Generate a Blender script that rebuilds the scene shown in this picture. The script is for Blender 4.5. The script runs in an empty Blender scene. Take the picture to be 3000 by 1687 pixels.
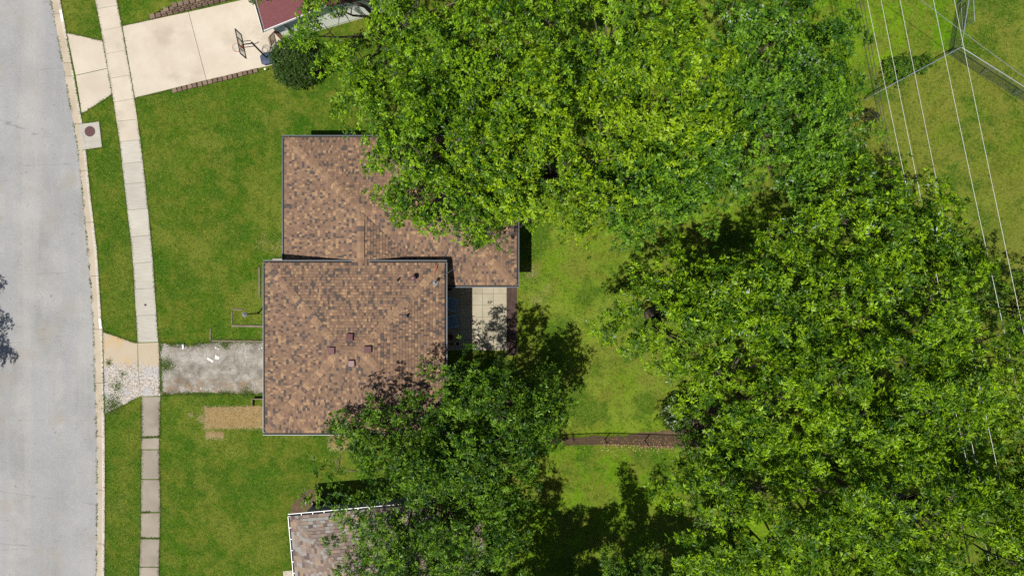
import bpy, math, random
import numpy as np
from mathutils import Vector

# ------------------------------------------------------------------ camera, sky, sun, exposure
sc = bpy.context.scene
CAM_H = 40.0
cam_d = bpy.data.cameras.new("camera")
cam_d.sensor_width = 36.0
cam_d.lens = 24.0
cam_d.clip_end = 2000.0
cam = bpy.data.objects.new("camera", cam_d)
cam.location = (0, 0, CAM_H)
cam.rotation_euler = (0, 0, 0)
sc.collection.objects.link(cam)
sc.camera = cam

SUN_VEC = Vector((-0.27, -0.325, 1.0)).normalized()
elev = math.asin(SUN_VEC.z)
world = bpy.data.worlds.new("World")
sc.world = world
world.use_nodes = True
wn = world.node_tree
bg = wn.nodes["Background"]
sky = wn.nodes.new("ShaderNodeTexSky")
sky.sky_type = 'NISHITA'
sky.sun_disc = False
sky.sun_elevation = elev
sky.sun_rotation = math.atan2(SUN_VEC.x, SUN_VEC.y)
wn.links.new(sky.outputs[0], bg.inputs[0])
bg.inputs[1].default_value = 0.06
sun_d = bpy.data.lights.new("sun", 'SUN')
sun_d.energy = 5.0
sun_d.angle = math.radians(0.53)
sun_d.color = (1.0, 0.955, 0.88)
sun = bpy.data.objects.new("sun", sun_d)
sun.rotation_euler = SUN_VEC.to_track_quat('Z', 'Y').to_euler()
sun.location = (-12, -15, 45)
sc.collection.objects.link(sun)
vs = sc.view_settings
vs.view_transform = 'Standard'
vs.look = 'None'
vs.exposure = 0.5
vs.gamma = 1.0
vs.use_curve_mapping = False
sc.cycles.use_denoising = False
sc.cycles.max_bounces = 6
sc.cycles.transparent_max_bounces = 6

# ------------------------------------------------------------------ helpers
COL = sc.collection
rnd = random.Random(7)


def S(h):
    return 2000.0 / (CAM_H - h)


def W(px, py, h=0.0):
    s = S(h)
    return Vector(((px - 1500.0) / s, -(py - 843.5) / s, h))


def s2l(c):
    c /= 255.0
    return c / 12.92 if c <= 0.04045 else ((c + 0.055) / 1.055) ** 2.4


def A(r, g, b, m=1.95):
    """albedo of something that looks r,g,b in full sun"""
    return (s2l(r) / m, s2l(g) / m, s2l(b) / m, 1.0)


class MB:
    def __init__(self):
        self.v, self.f, self.c = [], [], []

    def add(self, vs, fs, col=None):
        o = len(self.v)
        self.v += [tuple(p) for p in vs]
        for f in fs:
            self.f.append(tuple(i + o for i in f))
            self.c.append(col)
        return self

    def box(self, cx, cy, cz, sx, sy, sz, rz=0.0, col=None):
        c, s = math.cos(rz), math.sin(rz)
        vs = []
        for dz in (-.5, .5):
            for dx, dy in ((-.5, -.5), (.5, -.5), (.5, .5), (-.5, .5)):
                x, y = dx * sx, dy * sy
                vs.append((cx + x * c - y * s, cy + x * s + y * c, cz + dz * sz))
        return self.add(vs, [(3, 2, 1, 0), (4, 5, 6, 7), (0, 1, 5, 4), (1, 2, 6, 5), (2, 3, 7, 6), (3, 0, 4, 7)], col)

    def obox(self, p0, p1, w, h, up=Vector((0, 0, 1)), col=None):
        p0, p1 = Vector(p0), Vector(p1)
        d = (p1 - p0).normalized()
        s = d.cross(up)
        if s.length < 1e-5:
            s = d.cross(Vector((0, 1, 0)))
        s = s.normalized() * (w / 2)
        u = s.cross(d).normalized() * (h / 2)
        vs = []
        for p in (p0, p1):
            vs += [p - s - u, p + s - u, p + s + u, p - s + u]
        return self.add(vs, [(3, 2, 1, 0), (4, 5, 6, 7), (0, 1, 5, 4), (1, 2, 6, 5), (2, 3, 7, 6), (3, 0, 4, 7)], col)

    def prism(self, pts, z0, z1, col=None):
        n = len(pts)
        vs = [(p[0], p[1], z0) for p in pts] + [(p[0], p[1], z1) for p in pts]
        a = sum(pts[i][0] * pts[(i + 1) % n][1] - pts[(i + 1) % n][0] * pts[i][1] for i in range(n))
        idx = list(range(n)) if a > 0 else list(range(n))[::-1]
        fs = [tuple(idx[::-1]), tuple(i + n for i in idx)]
        for k in range(n):
            i, j = idx[k], idx[(k + 1) % n]
            fs.append((i, j, j + n, i + n))
        return self.add(vs, fs, col)

    def tube(self, pts, rad, n=8, cap=True, col=None):
        pts = [Vector(p) for p in pts]
        if not hasattr(rad, '__len__'):
            rad = [rad] * len(pts)
        o = len(self.v)
        vs = []
        for i, p in enumerate(pts):
            d = (pts[min(i + 1, len(pts) - 1)] - pts[max(i - 1, 0)]).normalized()
            a = d.cross(Vector((0, 0, 1)))
            if a.length < 1e-3:
                a = d.cross(Vector((0, 1, 0)))
            a.normalize()
            b = a.cross(d).normalized()
            for k in range(n):
                t = 2 * math.pi * k / n
                vs.append(p + (a * math.cos(t) + b * math.sin(t)) * rad[i])
        fs = []
        for i in range(len(pts) - 1):
            for k in range(n):
                fs.append((i * n + k, i * n + (k + 1) % n, (i + 1) * n + (k + 1) % n, (i + 1) * n + k))
        if cap:
            fs.append(tuple(range(n))[::-1])
            fs.append(tuple((len(pts) - 1) * n + k for k in range(n)))
        return self.add(vs, fs, col)

    def lathe(self, c, prof, n=20, col=None):
        vs, fs = [], []
        for r, z in prof:
            for k in range(n):
                t = 2 * math.pi * k / n
                vs.append((c[0] + r * math.cos(t), c[1] + r * math.sin(t), c[2] + z))
        for i in range(len(prof) - 1):
            for k in range(n):
                fs.append((i * n + k, i * n + (k + 1) % n, (i + 1) * n + (k + 1) % n, (i + 1) * n + k))
        fs.append(tuple(range(n))[::-1])
        fs.append(tuple((len(prof) - 1) * n + k for k in range(n)))
        return self.add(vs, fs, col)

    def build(self, name, mat, parent=None, smooth=False, bevel=0.0):
        me = bpy.data.meshes.new(name)
        me.from_pydata(self.v, [], self.f)
        if any(c is not None for c in self.c):
            at = me.attributes.new("tint", 'FLOAT_COLOR', 'FACE')
            flat = []
            for c in self.c:
                flat += list(c if c is not None else (1, 1, 1, 1))
            at.data.foreach_set("color", flat)
        me.materials.append(mat)
        if smooth:
            me.polygons.foreach_set("use_smooth", [True] * len(me.polygons))
        me.update()
        o = bpy.data.objects.new(name, me)
        COL.objects.link(o)
        if parent:
            o.parent = parent
        if bevel:
            b = o.modifiers.new("bevel", 'BEVEL')
            b.width = bevel
            b.segments = 2
        return o


def tag(o, label=None, cat=None, group=None, kind=None):
    if label:
        o["label"] = label
    if cat:
        o["category"] = cat
    if group:
        o["group"] = group
    if kind:
        o["kind"] = kind
    return o


def empty(name, loc=(0, 0, 0), label=None, cat=None, group=None, kind=None):
    o = bpy.data.objects.new(name, None)
    o.location = loc
    o.empty_display_size = 0.2
    COL.objects.link(o)
    return tag(o, label, cat, group, kind)


def reparent(root):
    """children are modelled in world space; keep them there under a moved empty"""
    for ch in root.children:
        ch.matrix_parent_inverse.identity()
        ch.location = Vector(ch.location) - Vector(root.location)


# ------------------------------------------------------------------ material helpers
class NT:
    def __init__(self, name):
        self.m = bpy.data.materials.new(name)
        self.m.use_nodes = True
        self.t = self.m.node_tree
        self.b = self.t.nodes["Principled BSDF"]
        self.out = self.t.nodes["Material Output"]
        g = self.t.nodes.new("ShaderNodeNewGeometry")
        self.pos = g.outputs["Position"]

    def n(self, typ):
        return self.t.nodes.new(typ)

    def l(self, a, b):
        self.t.links.new(a, b)

    def put(self, sock, v):
        if hasattr(v, 'is_output'):
            self.l(v, sock)
        else:
            sock.default_value = v

    def objpos(self):
        return self.n("ShaderNodeTexCoord").outputs["Object"]

    def mapping(self, vec, scale=(1, 1, 1), rot=(0, 0, 0), loc=(0, 0, 0)):
        m = self.n("ShaderNodeMapping")
        self.l(vec, m.inputs[0])
        m.inputs[1].default_value = loc
        m.inputs[2].default_value = rot
        m.inputs[3].default_value = scale
        return m.outputs[0]

    def noise(self, scale, detail=4, rough=0.55, vec=None, dist=0.0, seed=0.0):
        n = self.n("ShaderNodeTexNoise")
        v = vec if vec is not None else self.pos
        if seed:
            v = self.mapping(v, loc=(seed * 13.7, seed * 7.3, seed * 3.1))
        self.l(v, n.inputs["Vector"])
        n.inputs["Scale"].default_value = scale
        n.inputs["Detail"].default_value = detail
        n.inputs["Roughness"].default_value = rough
        n.inputs["Distortion"].default_value = dist
        return n.outputs["Fac"]

    def voro(self, scale, feature='DISTANCE_TO_EDGE', vec=None, out="Distance"):
        n = self.n("ShaderNodeTexVoronoi")
        n.feature = feature
        self.l(vec if vec is not None else self.pos, n.inputs["Vector"])
        n.inputs["Scale"].default_value = scale
        return n.outputs[out]

    def warp(self, vec, scale, amt):
        n = self.n("ShaderNodeTexNoise")
        self.l(vec, n.inputs["Vector"])
        n.inputs["Scale"].default_value = scale
        n.inputs["Detail"].default_value = 3
        a = self.n("ShaderNodeVectorMath")
        a.operation = 'MULTIPLY_ADD'
        self.l(n.outputs["Color"], a.inputs[0])
        a.inputs[1].default_value = (amt, amt, 0)
        self.l(vec, a.inputs[2])
        return a.outputs[0]

    def rng(self, f, a, b, c=0.0, d=1.0):
        n = self.n("ShaderNodeMapRange")
        n.interpolation_type = 'SMOOTHSTEP'
        self.put(n.inputs[0], f)
        n.inputs[1].default_value = a
        n.inputs[2].default_value = b
        n.inputs[3].default_value = c
        n.inputs[4].default_value = d
        return n.outputs[0]

    def math(self, op, a, b=0.0):
        n = self.n("ShaderNodeMath")
        n.operation = op
        self.put(n.inputs[0], a)
        self.put(n.inputs[1], b)
        return n.outputs[0]

    def mix(self, f, a, b, mode='MIX'):
        n = self.n("ShaderNodeMix")
        n.data_type = 'RGBA'
        n.blend_type = mode
        self.put(n.inputs[0], f)
        self.put(n.inputs[6], a)
        self.put(n.inputs[7], b)
        return n.outputs[2]

    def ramp(self, f, stops):
        n = self.n("ShaderNodeValToRGB")
        self.l(f, n.inputs[0])
        e = n.color_ramp.elements
        while len(e) > 1:
            e.remove(e[-1])
        e[0].position, e[0].color = stops[0]
        for p, c in stops[1:]:
            k = e.new(p)
            k.color = c
        return n.outputs[0]

    def bump(self, h, strength=0.3, dist=0.02):
        n = self.n("ShaderNodeBump")
        n.inputs["Strength"].default_value = strength
        n.inputs["Distance"].default_value = dist
        self.l(h, n.inputs["Height"])
        self.l(n.outputs[0], self.b.inputs["Normal"])

    def done(self, col=None, rough=0.8, metal=0.0, spec=0.3):
        if col is not None:
            self.put(self.b.inputs["Base Color"], col)
        self.put(self.b.inputs["Roughness"], rough)
        self.b.inputs["Metallic"].default_value = metal
        self.b.inputs["Specular IOR Level"].default_value = spec
        return self.m

    def xyz(self):
        n = self.n("ShaderNodeSeparateXYZ")
        self.l(self.pos, n.inputs[0])
        return n.outputs

    def attr(self, name="tint"):
        n = self.n("ShaderNodeAttribute")
        n.attribute_name = name
        return n.outputs["Color"]

    def objrand(self):
        return self.n("ShaderNodeObjectInfo").outputs["Random"]


def simple(name, rgb, rough=0.6, metal=0.0, var=0.12, scale=8.0, spec=0.3, bump=0.0):
    t = NT(name)
    c = t.mix(t.noise(scale, 5, 0.6, t.objpos()), tuple(x * (1 - var) for x in rgb[:3]) + (1,), tuple(min(1, x * (1 + var)) for x in rgb[:3]) + (1,))
    if bump:
        t.bump(t.noise(scale * 6, 4), bump, 0.01)
    return t.done(c, rough, metal, spec)


M = {}

# ---- asphalt road
t = NT("asphalt_old")
base = t.ramp(t.noise(0.35, 5, 0.65), [(0.38, A(158, 158, 156)), (0.62, A(184, 183, 180))])
strk = t.noise(1.0, 4, 0.6, t.mapping(t.pos, scale=(1.3, 0.045, 1), rot=(0, 0, 0.05)))
base = t.mix(t.rng(strk, 0.42, 0.6, 0, 0.6), base, A(170, 171, 173))
base = t.mix(t.rng(t.noise(1.0, 4, 0.6, t.mapping(t.pos, scale=(0.8, 0.03, 1), rot=(0, 0, 0.05)), seed=3), 0.46, 0.66, 0, 0.35), base, A(198, 196, 192))
spk = t.noise(38, 3, 0.75)
base = t.mix(t.rng(spk, 0.36, 0.5, 0.55, 0), base, A(112, 112, 114))
base = t.mix(t.rng(t.noise(46, 2, 0.7, seed=2), 0.55, 0.66, 0, 0.6), base, A(236, 234, 230))
stain = t.noise(0.5, 4, 0.6, seed=4)
base = t.mix(t.rng(stain, 0.56, 0.68, 0, 0.5), base, A(172, 164, 152))
base = t.mix(t.rng(t.noise(6.0, 3, 0.6, seed=12), 0.66, 0.72, 0, 0.5), base, A(110, 110, 112))
spot = t.noise(2.3, 2, 0.5, seed=6)
base = t.mix(t.rng(spot, 0.74, 0.8, 0, 0.5), base, A(125, 125, 128))
cv = t.warp(t.warp(t.mapping(t.pos, scale=(0.022, 0.2, 0.0)), 7.0, 0.10), 40.0, 0.025)
crk = t.voro(1.0, vec=cv)
cm = t.math('MULTIPLY', t.rng(crk, 0.0, 0.0045, 1, 0), t.rng(t.noise(0.9, 3), 0.46, 0.56, 0, 1))
base = t.mix(t.math('MULTIPLY', cm, 0.42), base, A(110, 108, 106))
t.bump(spk, 0.25, 0.01)
M['road'] = t.done(base, 0.9, 0, 0.2)


def concrete(name, c0, c1, dark, speck=0.5, streak=False):
    t = NT(name)
    r = t.objrand()
    n1 = t.noise(0.8, 5, 0.6)
    base = t.mix(t.rng(n1, 0.3, 0.7), c0, c1)
    base = t.mix(t.rng(t.noise(0.45, 4, 0.6, seed=3), 0.52, 0.72, 0, 0.5), base, dark)
    pits = t.noise(22, 4, 0.75, seed=1)
    base = t.mix(t.rng(pits, 0.28, 0.42, speck, 0), base, dark)
    base = t.mix(t.rng(t.noise(60, 2, 0.7), 0.35, 0.65, 0, 0.12), base, tuple(x * .6 for x in dark[:3]) + (1,))
    if streak:
        s = t.noise(1.0, 3, 0.6, t.mapping(t.pos, scale=(1.2, 22, 1)))
        base = t.mix(t.rng(s, 0.4, 0.65, 0, 0.4), base, dark)
    hue = t.mix(r, (0.92, 0.92, 0.92, 1), (1.05, 1.04, 1.03, 1))
    base = t.mix(1.0, base, hue, 'MULTIPLY')
    t.bump(pits, 0.15, 0.006)
    return t.done(base, 0.85, 0, 0.25)


M['conc_new'] = concrete("concrete_beige", A(230, 219, 201), A(219, 206, 187), A(186, 172, 154), 0.4)
M['conc_mid'] = concrete("concrete_broom", A(219, 215, 203), A(208, 203, 190), A(178, 172, 158), 0.3, True)
M['conc_old'] = concrete("concrete_old", A(182, 172, 156), A(166, 156, 141), A(132, 122, 108), 0.6)
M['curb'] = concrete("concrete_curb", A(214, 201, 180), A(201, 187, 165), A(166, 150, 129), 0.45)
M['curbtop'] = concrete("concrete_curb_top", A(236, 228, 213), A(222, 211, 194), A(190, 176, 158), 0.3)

# patchy apron (broken concrete with gravel)
t = NT("concrete_broken")
x, y, z = t.xyz()
yy = t.math('ADD', y, t.math('MULTIPLY', t.math('SUBTRACT', t.noise(1.1, 4), 0.5), 1.6))
good = t.mix(t.noise(1.2, 4), A(214, 198, 172), A(196, 180, 156))
good = t.mix(t.rng(t.noise(0.8, 3, seed=5), 0.48, 0.66, 0, 0.8), good, A(217, 184, 128))
gr = t.mix(t.rng(t.noise(9, 5, 0.7), 0.36, 0.6), A(150, 140, 128), A(224, 216, 206))
gr = t.mix(t.rng(t.noise(1.6, 3, seed=8), 0.5, 0.66, 0, 0.7), gr, A(192, 192, 196))
gr = t.mix(t.rng(t.noise(16, 3, 0.7, seed=3), 0.62, 0.7, 0, 0.8), gr, A(118, 96, 80))
gr = t.mix(t.rng(t.noise(24, 2, 0.7, seed=9), 0.63, 0.7, 0, 0.8), gr, A(246, 242, 236))
base = t.mix(t.rng(yy, -4.75, -4.35), gr, good)
t.bump(t.noise(14, 5, 0.7), 0.6, 0.02)
M['apron_old'] = t.done(base, 0.9, 0, 0.2)

# cracked old driveway asphalt
t = NT("asphalt_cracked")
x, y, z = t.xyz()
base = t.ramp(t.noise(1.1, 5, 0.6), [(0.38, A(144, 137, 126)), (0.5, A(170, 164, 152)), (0.62, A(190, 185, 175))])
base = t.mix(t.rng(t.noise(0.9, 4, seed=2), 0.54, 0.72, 0, 0.75), base, A(116, 102, 86))
rust = t.math('MULTIPLY', t.rng(t.math('ADD', y, t.math('MULTIPLY', t.noise(1.5, 3), 0.9)), -5.15, -4.7, 1, 0), t.rng(t.noise(2.0, 4, seed=5), 0.42, 0.6))
base = t.mix(t.math('MULTIPLY', rust, 0.5), base, A(160, 128, 90))
v1 = t.warp(t.pos, 2.0, 0.35)
c1 = t.rng(t.voro(5.5, vec=v1), 0.0, 0.06, 1, 0)
c2 = t.rng(t.voro(1.6, vec=t.warp(t.pos, 1.5, 0.5)), 0.0, 0.022, 1, 0)
cmask = t.rng(t.noise(0.8, 3, seed=7), 0.38, 0.55)
base = t.mix(t.math('MULTIPLY', t.math('MULTIPLY', c1, cmask), 0.42), base, A(96, 88, 76))
base = t.mix(t.math('MULTIPLY', c2, 0.5), base, A(84, 78, 66))
base = t.mix(t.rng(t.noise(40, 3, 0.7), 0.6, 0.75, 0, 0.4), base, A(222, 216, 208))
t.bump(t.math('SUBTRACT', t.noise(25, 4, 0.7), t.math('MULTIPLY', c1, 0.6)), 0.5, 0.02)
M['drive_old'] = t.done(base, 0.92, 0, 0.2)


# ---- grass
def grass_mat(name):
    t = NT(name)
    x, y, z = t.xyz()
    big = t.noise(0.16, 4, 0.55, dist=0.4)
    mid = t.noise(0.9, 5, 0.65, seed=2)
    fine = t.noise(7.0, 5, 0.7, seed=4)
    micro = t.noise(26, 3, 0.75, seed=5)
    blade = t.noise(60, 2, 0.75, t.mapping(t.pos, scale=(1, 0.55, 1), rot=(0, 0, 0.5)))
    front = t.ramp(big, [(0.36, A(64, 108, 20)), (0.45, A(88, 120, 30)), (0.53, A(114, 132, 48)), (0.63, A(78, 118, 22))])
    back = t.ramp(big, [(0.36, A(128, 162, 34)), (0.5, A(156, 170, 66)), (0.64, A(134, 162, 36))])
    field = t.ramp(big, [(0.36, A(128, 146, 44)), (0.48, A(154, 148, 72)), (0.58, A(138, 152, 54)), (0.68, A(158, 150, 82))])
    lush = t.ramp(big, [(0.36, A(112, 162, 6)), (0.64, A(142, 176, 26))])
    wob = t.math('MULTIPLY', t.math('SUBTRACT', t.noise(0.3, 4), 0.5), 5.0)
    xb = t.math('ADD', x, wob)
    c = t.mix(t.rng(xb, -2.5, 2.0), front, back)
    c = t.mix(t.rng(xb, 16.0, 21.0), c, field)
    # lush lawn inside the fenced yard, top right
    d = t.math('ADD', t.math('MULTIPLY', y, 0.88), t.math('MULTIPLY', x, -0.47))
    lm = t.math('MULTIPLY', t.rng(d, -0.4, 0.3), t.rng(x, 15, 18))
    lm = t.math('MULTIPLY', lm, t.rng(t.math('ADD', x, t.math('MULTIPLY', y, -0.25)), 22.9, 23.4, 1, 0))
    c = t.mix(lm, c, lush)
    # lush lawn behind the lower fence
    lo = t.math('MULTIPLY', t.rng(y, -9.6, -8.6, 1, 0), t.rng(x, -1, 1))
    c = t.mix(t.math('MULTIPLY', lo, 0.8), c, lush)
    c = t.mix(t.rng(mid, 0.46, 0.6, 0, 0.7), c, A(140, 136, 58))
    c = t.mix(t.rng(t.noise(0.42, 5, 0.65, seed=9), 0.49, 0.6, 0, 0.75), c, A(58, 108, 22))
    c = t.mix(t.rng(t.noise(0.3, 5, 0.65, seed=15), 0.5, 0.6, 0, 0.75), c, A(146, 146, 66))
    c = t.mix(t.rng(t.noise(1.8, 5, 0.7, seed=11), 0.5, 0.62, 0, 0.5), c, A(66, 100, 22))
    c = t.mix(t.rng(t.noise(2.6, 5, 0.7, seed=13), 0.56, 0.68, 0, 0.45), c, A(158, 150, 80))
    c = t.mix(t.rng(fine, 0.52, 0.66, 0, 0.45), c, A(156, 162, 70))
    c = t.mix(t.rng(fine, 0.36, 0.48, 0.6, 0), c, A(46, 80, 12))
    c = t.mix(t.rng(micro, 0.36, 0.48, 0.65, 0), c, A(38, 68, 8))
    c = t.mix(t.rng(micro, 0.54, 0.68, 0, 0.5), c, A(176, 188, 78))
    c = t.mix(t.rng(blade, 0.58, 0.7, 0, 0.35), c, A(190, 194, 104))
    t.bump(t.math('ADD', micro, t.math('ADD', fine, blade)), 0.9, 0.05)
    return t.done(t.mix(1.0, c, (0.94, 1.06, 0.8, 1), 'MULTIPLY'), 0.85, 0, 0.04)


M['grass'] = grass_mat("lawn_grass")
t = NT("grass_blade")
M['blade'] = t.done(t.mix(1.0, t.attr(), (1, 1, 1, 1), 'MULTIPLY'), 0.6, 0, 0.2)


def soil(name, a, b, c):
    t = NT(name)
    k = t.ramp(t.noise(3.0, 5, 0.7), [(0.3, a), (0.55, b), (0.75, c)])
    k = t.mix(t.rng(t.noise(30, 4, 0.75), 0.3, 0.5, 0.7, 0), k, tuple(q * 0.4 for q in a[:3]) + (1,))
    k = t.mix(t.rng(t.noise(34, 3, 0.75, seed=3), 0.64, 0.74, 0, 0.6), k, A(190, 170, 130))
    t.bump(t.noise(28, 5, 0.75), 0.8, 0.03)
    return t.done(k, 0.95, 0, 0.1)


M['mulch'] = soil("mulch", A(78, 62, 58), A(96, 78, 72), A(116, 96, 88))
M['dirt'] = soil("bare_dirt", A(98, 82, 64), A(118, 98, 78), A(136, 115, 92))
M['straw'] = soil("dead_grass", A(140, 118, 70), A(176, 148, 98), A(196, 168, 116))

# ---- roof shingles: the tint of each shingle is its own granule colour
for nm in ('shingle',):
    t = NT("asphalt_shingle")
    g = t.noise(70, 3, 0.7, t.objpos())
    w = t.noise(0.7, 4, 0.6, t.objpos())
    c = t.mix(1.0, t.attr(), t.ramp(g, [(0.3, (0.72, 0.72, 0.72, 1)), (0.7, (1.2, 1.2, 1.2, 1))]), 'MULTIPLY')
    c = t.mix(1.0, c, t.ramp(w, [(0.3, (0.92, 0.91, 0.9, 1)), (0.7, (1.07, 1.06, 1.05, 1))]), 'MULTIPLY')
    t.bump(g, 0.3, 0.004)
    M[nm] = t.done(c, 0.9, 0, 0.2)
M['deck'] = simple("roof_underlay", (0.05, 0.04, 0.035), 0.9)
M['gutter'] = simple("gutter_aluminium", (0.11, 0.13, 0.16), 0.45, 0.2, 0.06, 3, 0.5)
M['gutterwhite'] = simple("gutter_white", (0.62, 0.63, 0.64), 0.4, 0.0, 0.04, 3, 0.5)
M['soffit'] = simple("soffit_white", (0.6, 0.6, 0.58), 0.6)
M['gutter_shade'] = simple("gutter_shade_strip", (0.035, 0.03, 0.025), 0.95, 0, 0.4, 5)  # near-black colour standing in for the shade inside the gutters
M['siding'] = simple("siding_tan", (0.42, 0.38, 0.32), 0.6)
M['siding_pale'] = simple("siding_pale", (0.74, 0.76, 0.68), 0.5, 0, 0.04, 2)
M['siding_dark'] = simple("siding_grey", (0.16, 0.19, 0.21), 0.5, 0, 0.08, 2)
M['brick'] = simple("brick_red", A(190, 140, 110), 0.85, 0, 0.25, 14)
t = NT("maroon_shingle")
br = t.n("ShaderNodeTexBrick")
t.l(t.mapping(t.pos, rot=(0, 0, -0.25)), br.inputs["Vector"])
br.inputs["Scale"].default_value = 4.0
br.inputs["Color1"].default_value = A(134, 82, 84)
br.inputs["Color2"].default_value = A(120, 72, 76)
br.inputs["Mortar"].default_value = A(96, 58, 62)
br.inputs["Mortar Size"].default_value = 0.012
M['maroon'] = t.done(t.mix(t.rng(t.noise(40, 3, .7), .35, .65, 0, .4), br.outputs["Color"], A(150, 96, 96)), 0.9, 0, 0.2)
M['solar'] = simple("solar_glass", (0.012, 0.015, 0.025), 0.12, 0, 0.1, 3, 0.6)
M['vent'] = simple("vent_brown", A(116, 76, 76), 0.45, 0.0, 0.08, 4, 0.5)
M['black'] = simple("black_plastic", (0.012, 0.012, 0.013), 0.45)
M['blackmetal'] = simple("black_metal", (0.018, 0.016, 0.015), 0.4, 0.2)
M['pipe'] = simple("vent_pipe_black", (0.02, 0.018, 0.017), 0.5)
M['steel'] = simple("galvanised_steel", A(178, 184, 190), 0.4, 0.4, 0.1, 6, 0.5)
M['wirelight'] = simple("bare_conductor", (0.5, 0.5, 0.48), 0.4, 0.1, 0.05, 2, 0.5)
M['wiredark'] = simple("black_cable", (0.03, 0.03, 0.032), 0.5)
M['rust'] = simple("rusty_rail", A(112, 78, 62), 0.7, 0.2, 0.25, 10)
M['manhole'] = simple("manhole_iron", A(112, 78, 78), 0.6, 0.2, 0.15, 18, 0.3, 0.4)
M['block'] = NT("retaining_block")
t = M['block']
c = t.mix(t.objrand(), A(128, 108, 94), A(158, 136, 118))
c = t.mix(t.rng(t.noise(18, 5, .75), 0.3, 0.5, 0.6, 0), c, A(86, 72, 64))
t.bump(t.noise(25, 5, .7), 0.7, 0.02)
M['block'] = t.done(c, 0.95, 0, 0.1)
t = NT("weathered_timber")
c = t.ramp(t.noise(1.0, 5, .7, t.mapping(t.objpos(), scale=(3, 40, 40))), [(0.3, A(92, 82, 70)), (0.6, A(156, 142, 124)), (0.8, A(178, 164, 146))])
M['timber'] = t.done(c, 0.9, 0, 0.1)
M['white'] = simple("white_paint", (0.8, 0.8, 0.78), 0.5, 0, 0.03)
M['board_white'] = simple("chalky_board", (0.5, 0.48, 0.45), 0.7, 0, 0.1, 10)
M['orange'] = simple("rim_orange", A(214, 92, 60), 0.5)
M['net'] = simple("net_cord", (0.7, 0.7, 0.68), 0.8)
M['basegrey'] = simple("base_plastic_blue", (0.035, 0.05, 0.085), 0.4)
M['chair'] = simple("chair_plastic_blue", (0.11, 0.19, 0.27), 0.35, 0, 0.08, 4, 0.5)
M['terracotta'] = simple("terracotta_red", (0.32, 0.05, 0.02), 0.6)
M['stone_pale'] = simple("pale_stone", (0.5, 0.47, 0.4), 0.8, 0, 0.15)
M['yellow'] = simple("yellow_glaze", (0.5, 0.25, 0.03), 0.5)
M['mat'] = simple("tan_mat", A(158, 140, 116), 0.9, 0, 0.12, 20)
M['wire_orange'] = simple("orange_cable", A(206, 106, 70), 0.6)
M['bark'] = NT("bark")
t = M['bark']
c = t.ramp(t.noise(4, 5, .7, t.mapping(t.pos, scale=(3, 3, 0.8))), [(0.3, A(84, 74, 64)), (0.55, A(132, 120, 104)), (0.75, A(164, 152, 136))])
t.bump(t.noise(14, 5, .7), 0.6, 0.03)
M['bark'] = t.done(c, 0.95, 0, 0.1)
# clear backboard
t = NT("clear_acrylic")
t.b.inputs["Transmission Weight"].default_value = 0.0
tr = t.n("ShaderNodeBsdfTransparent")
tr.inputs[0].default_value = (0.88, 0.9, 0.9, 1)
ms = t.n("ShaderNodeMixShader")
ms.inputs[0].default_value = 0.9
t.b.inputs["Base Color"].default_value = (0.5, 0.52, 0.52, 1)
t.b.inputs["Roughness"].default_value = 0.1
t.l(t.b.outputs[0], ms.inputs[1])
t.l(tr.outputs[0], ms.inputs[2])
t.l(ms.outputs[0], t.out.inputs[0])
M['acrylic'] = t.m


def leaf_mat(name, trans=0.24, rough=0.45, tcol=(1.05, 1.2, 0.3)):
    t = NT(name)
    c = t.attr()
    t.done(c, rough, 0, 0.22)
    tl = t.n("ShaderNodeBsdfTranslucent")
    t.l(t.mix(1.0, c, (tcol[0], tcol[1], tcol[2], 1), 'MULTIPLY'), tl.inputs[0])
    ms = t.n("ShaderNodeMixShader")
    ms.inputs[0].default_value = trans
    t.l(t.b.outputs[0], ms.inputs[1])
    t.l(tl.outputs[0], ms.inputs[2])
    t.l(ms.outputs[0], t.out.inputs[0])
    return t.m


M['leaf'] = leaf_mat("leaf")

# ------------------------------------------------------------------ ground, road, lawn
YF = 260.0


def poly(name, pts, z, mat, kind='structure', parent=None, z0=None):
    mb = MB()
    if z0 is None:
        n = len(pts)
        a = sum(pts[i][0] * pts[(i + 1) % n][1] - pts[(i + 1) % n][0] * pts[i][1] for i in range(n))
        pp = pts if a > 0 else pts[::-1]
        mb.add([(p[0], p[1], z) for p in pp], [tuple(range(n))])
    else:
        mb.prism(pts, z0, z)
    o = mb.build(name, mat, parent)
    if kind and not parent:
        o["kind"] = kind
    return o


gutter_px = [(145, 0), (155, 50), (175, 155), (202, 310), (213, 365), (223, 427), (233, 516), (238, 562), (252, 717), (264, 853),
             (272, 989), (275, 1124), (280, 1280), (281, 1473), (279, 1687)]
curb_px = [(177, 0), (194, 95), (216, 215), (240, 350), (252, 439), (264, 560), (285, 737), (297, 931), (301, 970), (304, 1124),
           (307, 1240), (308, 1473), (306, 1687)]


def resample(line, ys):
    out = []
    for y in ys:
        for i in range(len(line) - 1):
            if line[i][1] <= y <= line[i + 1][1]:
                f = (y - line[i][1]) / (line[i + 1][1] - line[i][1])
                out.append((line[i][0] + f * (line[i + 1][0] - line[i][0]), y))
                break
        else:
            a, b = (line[0], line[1]) if y < line[0][1] else (line[-2], line[-1])
            f = (y - a[1]) / (b[1] - a[1])
            out.append((a[0] + f * (b[0] - a[0]), y))
    return out


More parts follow.
